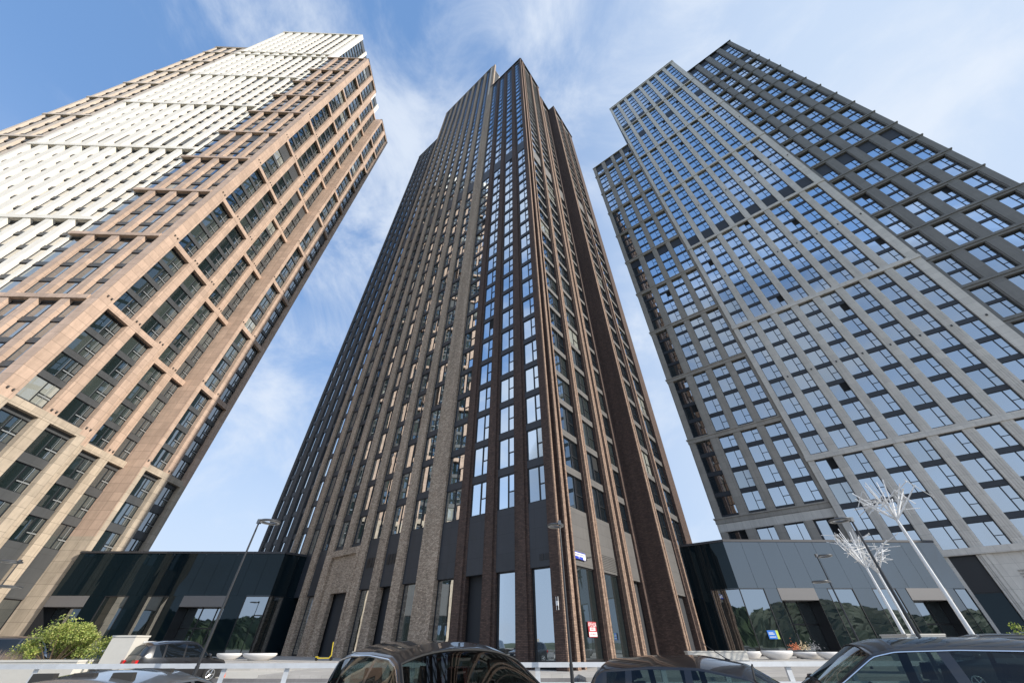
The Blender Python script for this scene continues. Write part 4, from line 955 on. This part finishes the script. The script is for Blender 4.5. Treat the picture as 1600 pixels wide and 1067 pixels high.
def car(name, label, cat, loc, ang, prof, Wd, belt, wins, ws, rw, pm, side_glass=None, strip=False, sunroof=False, antenna=None, group='parked cars', seats=True, rails=False, nx=170):
    """ang: heading of the nose; prof: (x,z) points of the top line from tail to nose; wins: side windows (x0,x1); ws/rw: windscreen and rear window (x0,x1)"""
    o = thing(name, label, cat, (loc[0], loc[1], 0), ang, group)
    px = [p[0] for p in prof]; pz = [p[1] for p in prof]; x0, x1 = px[0], px[-1]; Lh = (x1 - x0) / 2; xc = (x0 + x1) / 2
    xs = np.linspace(x0, x1, nx); zt = smooth(xs, px, pz, max(2, int(0.09 / ((x1 - x0) / nx))))
    nl, ng, nr = 7, 16, 18; P = []
    lowz = [0.22, 0.32, 0.42, 0.55, 0.68, 0.80, 0.92, 1.0]
    for x, z in zip(xs, zt):
        e = abs((x - xc) / Lh); w_ = Wd / 2 * (1 - 0.27 * e ** 7)
        zb = min(belt + 0.05 * max(0, -(x - xc)) / Lh, z - 0.03); h = max(0.0, z - zb)
        crown = 0.085 * min(1, h / 0.3) + 0.025; wr = w_ - 0.01 - max(0, h - crown) * 0.36
        sec = []
        for i in range(nl + 1):
            t = i / nl; zz = 0.24 + (zb - 0.24) * t; sec.append((w_ * (0.94 + 0.06 * math.sin(min(1, t * 1.7) * math.pi / 2) - 0.018 * max(0, t - .75) * 4 * 0.5), zz))
        yb = sec[-1][0]
        for i in range(1, ng + 1):
            t = i / ng; sec.append((yb + (wr - yb) * t + 0.022 * math.sin(t * math.pi) * min(1, h / .3), zb + (z - crown - zb) * t))
        for i in range(1, nr + 1):
            q = math.cos(i / nr * math.pi / 2); sec.append((wr * q, z - crown * q ** 2.6))
        P.append(sec)
    ns = len(P[0]); parts = {}
    def put(key, quad):
        m = parts.setdefault(key, ({}, [], []))
        ids = []
        for v in quad:
            if v not in m[0]: m[0][v] = len(m[1]); m[1].append(v)
            ids.append(m[0][v])
        m[2].append(tuple(ids))
    for i in range(nx - 1):
        xm = (xs[i] + xs[i + 1]) / 2; zb = P[i][nl][1]; h = zt[i] - zb
        for j in range(ns - 1):
            for sd in (1, -1):
                key = 'body'
                if nl + 1 <= j < nl + ng - 1 and h > 0.16:
                    for k, (a, b) in enumerate(wins):
                        if a < xm < b: key = ('side', k, sd)
                if j >= nl + ng + 3:
                    if ws[0] < xm < ws[1]: key = ('ws',)
                    elif rw and rw[0] < xm < rw[1]: key = ('rw',)
                    elif sunroof and -0.55 < xm < 0.12 and j > nl + ng + 6: key = ('sun',)
                qd = [(xs[i], sd * P[i][j][0], P[i][j][1]), (xs[i + 1], sd * P[i + 1][j][0], P[i + 1][j][1]), (xs[i + 1], sd * P[i + 1][j + 1][0], P[i + 1][j + 1][1]), (xs[i], sd * P[i][j + 1][0], P[i][j + 1][1])]
                if sd > 0: qd.reverse()
                put(key, [tuple(round(float(c), 5) for c in v) for v in qd])
    for i in (0, nx - 1):      # close nose and tail
        sec = P[i]
        for j in range(ns - 1):
            put('body', [(float(xs[i]), s_ * sec[j + k][0], sec[j + k][1]) for k, s_ in ((0, 1), (1, 1), (1, -1), (0, -1))])
    def link(key, nm, m):
        v, f = parts[key][1], parts[key][2]; me = bpy.data.meshes.new(nm); me.from_pydata(v, [], f); me.materials.append(m)
        me.polygons.foreach_set('use_smooth', [True] * len(f)); me.update(); q_ = bpy.data.objects.new(nm, me); col.objects.link(q_); q_.parent = o; return q_
    sg = side_glass or CARGLASS
    for key in parts:
        if key == 'body': body = link(key, 'body', pm)
        elif key[0] == 'side': link(key, 'side_window', sg)
        elif key[0] == 'ws': link(key, 'windscreen', CARGLASS)
        elif key[0] == 'rw': link(key, 'rear_window', sg)
        else: link(key, 'sunroof', CARGLASS_D)
    q = Mesh(); q.box(x0 + 0.15, x1 - 0.15, -Wd / 2 + 0.12, Wd / 2 - 0.12, 0.2, 0.34); q.build('floor_pan', M_BLACK, o)
    if seats:
        for sx, ys in ((-0.15, (-0.36, 0.36)), (-1.0, (-0.38, 0.0, 0.38))):
            for y in ys:
                q = Mesh(); q.box(sx - 0.1, sx + 0.4, y - 0.23, y + 0.23, 0.45, 0.62); q.hexa([(sx - .12, y - .22, .6), (sx + .02, y - .22, .6), (sx + .02, y + .22, .6), (sx - .12, y + .22, .6), (sx - .3, y - .18, 1.14), (sx - .2, y - .18, 1.14), (sx - .2, y + .18, 1.14), (sx - .3, y + .18, 1.14)])
                a = q.build('seat', SEAT, o); q = Mesh(); q.hexa([(sx - .31, y - .12, 1.18), (sx - .21, y - .12, 1.18), (sx - .21, y + .12, 1.18), (sx - .31, y + .12, 1.18), (sx - .33, y - .1, 1.36), (sx - .26, y - .1, 1.36), (sx - .26, y + .1, 1.36), (sx - .33, y + .1, 1.36)]); q.build('headrest', SEAT, a)
        q = Mesh(); n0 = len(q.v); q.ring((0, 0, 0), 0.18, 0.018, 0.018, 24, 8); q.tube((-.17, 0, 0), (.17, 0, 0), 0.014); q.tube((0, 0, 0), (0, -.17, 0), 0.014)
        w_o = q.build('steering_wheel', M_BLACK, o); w_o.location = (0.42, 0.36, 1.0); w_o.rotation_euler = (0, RAD(-62), 0)
        q = Mesh(); q.box(0.6, 1.1, -Wd / 2 + .16, Wd / 2 - .16, 0.7, 0.93); q.build('dashboard', SEAT, o)
        q = Mesh(); q.box(0.36, 0.39, -0.12, 0.12, max(pz) - 0.22, max(pz) - 0.15); q.tube((0.38, 0, max(pz) - 0.15), (0.42, 0, max(pz) - 0.09), 0.01); q.build('inner_mirror', M_BLACK, o)
    for wx in (x0 + 0.85, x1 - 0.82):
        for sd in (1, -1):
            y = sd * (Wd / 2 + 0.004); q = Mesh(); q.tube((wx, sd * (Wd / 2 - 0.22), 0.345), (wx, y + sd * .002, 0.345), 0.40, None, 28); q.build('wheel_arch', M_BLACK, o)
            q = Mesh(); q.tube((wx, sd * (Wd / 2 - 0.2), 0.335), (wx, y + sd * .014, 0.335), 0.335, None, 32); wo_ = q.build('wheel', RUB, o)
            q = Mesh(); q.ring((0, 0, 0), 0.215, 0.02, 0.01, 32, 6)
            for k in range(5):
                a = 2 * math.pi * k / 5; q.tube((0, 0, 0), (0.205 * math.cos(a), 0.205 * math.sin(a), 0), 0.03, 0.022, 6)
            r_ = q.build('rim', RIM, wo_); r_.location = (wx, y + sd * .018, 0.335); r_.rotation_euler = (math.pi / 2, 0, 0)
    for sd in (1, -1):
        q = Mesh(); q.box(x0 - 0.012, x0 + 0.32, sd * (Wd / 2 * .42), sd * (Wd / 2 * .80), belt - 0.17, belt - 0.02); q.build('tail_light', TAIL, o)
        q = Mesh(); q.box(x1 - 0.42, x1 + 0.01, sd * (Wd / 2 * .42), sd * (Wd / 2 * .78), 0.62, 0.74); q.build('headlight', HEADL, o)
        q = Mesh(); c_ = (ws[1] - 0.12, sd * (Wd / 2 + 0.1), belt + 0.1); q.lathe(c_, [(0.0, -.08), (0.06, -.07), (0.1, -.02), (0.1, .04), (0.07, .08), (0, .09)], 14, 0.75, 1.15); q.tube((c_[0], sd * (Wd / 2 - 0.06), belt + 0.03), (c_[0], sd * (Wd / 2 + .04), belt + 0.05), 0.025); q.build('side_mirror', pm, o, smooth=True)
        for hx in (wins[0][0] + 0.25 if len(wins) < 3 else wins[1][0] + 0.1, wins[-1][0] + 0.12):
            q = Mesh(); q.tube((hx, sd * (Wd / 2 + 0.012), belt - 0.1), (hx + 0.2, sd * (Wd / 2 + 0.012), belt - 0.1), 0.014); q.build('door_handle', pm, o)
        if strip:
            q = Mesh(); ks = [i for i in range(nx) if wins[0][0] - .05 < xs[i] < wins[-1][1] + .1 and zt[i] - P[i][nl][1] > 0.12]
            for a, b in zip(ks[::3], ks[3::3]):
                pa, pb = P[a][nl + ng - 1], P[b][nl + ng - 1]; q.tube((float(xs[a]), sd * (pa[0] + .006), pa[1]), (float(xs[b]), sd * (pb[0] + .006), pb[1]), 0.009, None, 6)
            q.build('chrome_strip', CHR, o)
        if rails:
            q = Mesh(); ks = [i for i in range(nx) if -1.7 < xs[i] < 0.3]
            for a, b in zip(ks[::4], ks[4::4]):
                pa, pb = P[a][nl + ng + 3], P[b][nl + ng + 3]; q.tube((float(xs[a]), sd * pa[0], pa[1] + .045), (float(xs[b]), sd * pb[0], pb[1] + .045), 0.016, None, 6)
            q.build('roof_rail', M_BLACK, o)
    for wnd in (ws, rw):
        if not wnd: continue
        q = Mesh(); jj = nl + ng + 3; ii = [i for i in range(nx) if wnd[0] < (xs[i] + xs[min(i + 1, nx - 1)]) / 2 < wnd[1]]
        if len(ii) < 3: continue
        for i_ in (ii[0], ii[-1] + 1):
            pts = [(float(xs[i_]), P[i_][j][0], P[i_][j][1] + .003) for j in range(jj, ns)]; pts += [(a_, -b_, c_) for a_, b_, c_ in reversed(pts[:-1])]
            for a_, b_ in zip(pts, pts[1:]): q.tube(a_, b_, 0.011, None, 6)
        for sd in (1, -1):
            for i_ in range(ii[0], ii[-1] + 1): q.tube((float(xs[i_]), sd * P[i_][jj][0], P[i_][jj][1]), (float(xs[i_ + 1]), sd * P[i_ + 1][jj][0], P[i_ + 1][jj][1]), 0.011, None, 6)
        q.build('window_seal', RUB, o)
    q = Mesh(); q.box(x0 - 0.03, x0 + 0.1, -0.26, 0.26, belt - 0.32, belt - 0.21); q.build('number_plate', PLATE, o)
    if antenna is not None:
        i = int(np.argmin(abs(xs - antenna))); z = float(zt[i]); q = Mesh(); q.tube((antenna, 0, z - .01), (antenna - .05, 0, z + .02), 0.025, 0.012); q.tube((antenna - .03, 0, z + .015), (antenna - .32, 0, z + .2), 0.006, 0.004); q.build('aerial', M_BLACK, o)
    return o
def suv_prof(H, L_=4.6):
    k = L_ / 4.6; return [(-2.30 * k, .62), (-2.28 * k, .95), (-2.20 * k, 1.05), (-1.98 * k, H - .20), (-1.86 * k, H - .08), (-1.2 * k, H - .01), (-0.5 * k, H), (0.15 * k, H - .02), (0.42 * k, H - .075), (1.14 * k, 1.16), (1.28 * k, 1.06), (2.0 * k, .95), (2.22 * k, .84), (2.29 * k, .7), (2.30 * k, .5)]
def hatch_prof(H):
    return [(-1.98, .55), (-1.96, .88), (-1.88, .98), (-1.62, H - .12), (-1.5, H - .05), (-0.8, H), (-0.2, H - .005), (0.35, H - .09), (1.02, 1.0), (1.15, .93), (1.75, .80), (1.95, .68), (1.98, .45)]
BLK = paint('black_car_paint', (0.008, 0.008, 0.010), 0.0, 0.3); BLK2 = paint('brown_black_car_paint', (0.010, 0.008, 0.008), 0.0, 0.3); GRY = paint('silver_grey_car_paint', (0.30, 0.32, 0.34), 0.75, 0.32)
DGR = paint('dark_grey_car_paint', (0.06, 0.062, 0.065), 0.6, 0.3); SIL = paint('pale_silver_car_paint', (0.55, 0.56, 0.58), 0.7, 0.35)
def carloc(target, ang, lx, ly):
    return (target.x - lx * math.cos(ang) + ly * math.sin(ang), target.y - lx * math.sin(ang) - ly * math.cos(ang))
a = math.atan2(-0.82, 0.57); t_ = at(724, 1021, 5.1)
car('parked_car', 'black sport utility car in front of the brick tower, its windscreen turned to the viewer', 'car', carloc(t_, a, 0.42, 0), a, suv_prof(1.635), 1.80, 0.98, [(-1.72, -1.28), (-1.22, -0.32), (-0.24, 0.95)], (0.46, 1.12), (-2.14, -1.96), BLK2, strip=True, rails=False, nx=200)
a = math.atan2(-0.47, 0.88); t_ = at(1170, 1052, 6.0)
car('parked_car', 'dark brown hatchback with a roof aerial parked between the two black cars', 'car', carloc(t_, a, 0.36, -0.6), a, hatch_prof(1.465), 1.68, 0.90, [(-1.42, -1.16), (-1.08, -0.38), (-0.30, 0.85)], (0.40, 1.0), (-1.85, -1.64), BLK2, antenna=0.15, nx=180)
a = math.pi - 0.42; t_ = at(1352, 1003, 6.6)
car('parked_car', 'large black sport utility car with a chrome strip in the lower right corner', 'car', carloc(t_, a, 0.40, 0.66), a, suv_prof(1.655, 4.7), 1.90, 1.0, [(-1.80, -1.45), (-1.38, -0.42), (-0.30, 0.95)], (0.46, 1.12), (-2.16, -1.98), BLK, strip=True, sunroof=True, nx=220)
t_ = at(185, 1046, 5.9); a = RAD(101)
car('parked_car', 'silver grey car of which only the roof shows at the bottom left', 'car', carloc(t_, a, -0.75, 0), a, hatch_prof(1.365), 1.70, 0.86, [(-1.42, -1.16), (-1.08, -0.38), (-0.30, 0.85)], (0.40, 1.0), (-1.85, -1.64), GRY)
t_ = at(290, 1004, 25.8); a = math.atan2(0.90, 0.44)
car('parked_car', 'black sport utility car beyond the guard rail, red tail lights beside the white block', 'car', (t_.x, t_.y), a, suv_prof(1.76, 4.6), 1.86, 1.02, [(-1.72, -1.28), (-1.22, -0.32), (-0.24, 0.95)], (0.46, 1.12), (-2.14, -1.96), BLK, side_glass=CARGLASS_D, seats=False, rails=True)
t_ = at(10, 1000, 27.5); a = math.atan2(0.5, 0.86)
car('parked_car', 'dark grey car with a red tail light at the left edge, behind the bush', 'car', (t_.x + 1.6, t_.y), a, suv_prof(2.0, 4.8), 1.9, 1.1, [(-1.72, -1.28), (-1.22, -0.32), (-0.24, 0.95)], (0.46, 1.12), (-2.14, -1.96), DGR, side_glass=CARGLASS_D, seats=False)
t_ = at(168, 1004, 29.5); a = math.atan2(0.3, 0.95)
car('parked_car', 'pale silver car half hidden between the lime green bush and the white block', 'car', (t_.x, t_.y), a, hatch_prof(1.5), 1.72, 0.92, [(-1.42, -1.16), (-1.08, -0.38), (-0.30, 0.85)], (0.40, 1.0), (-1.85, -1.64), SIL, side_glass=CARGLASS_D, seats=False)
t_ = at(1530, 1000, 20.0); a = math.pi - 0.25
car('parked_car', 'dark grey sport utility car behind the large black car, beside the tallest metal tree', 'car', (t_.x, t_.y), a, suv_prof(1.86, 4.6), 1.86, 1.04, [(-1.72, -1.28), (-1.22, -0.32), (-0.24, 0.95)], (0.46, 1.12), (-2.14, -1.96), DGR, side_glass=CARGLASS_D, seats=False, rails=True)
t_ = at(1590, 1000, 24.0)
car('parked_car', 'black car farthest back at the right edge, left of the green shrub', 'car', (t_.x + 0.5, t_.y), a, suv_prof(2.0, 4.6), 1.86, 1.1, [(-1.72, -1.28), (-1.22, -0.32), (-0.24, 0.95)], (0.46, 1.12), (-2.14, -1.96), BLK, side_glass=CARGLASS_D, seats=False)
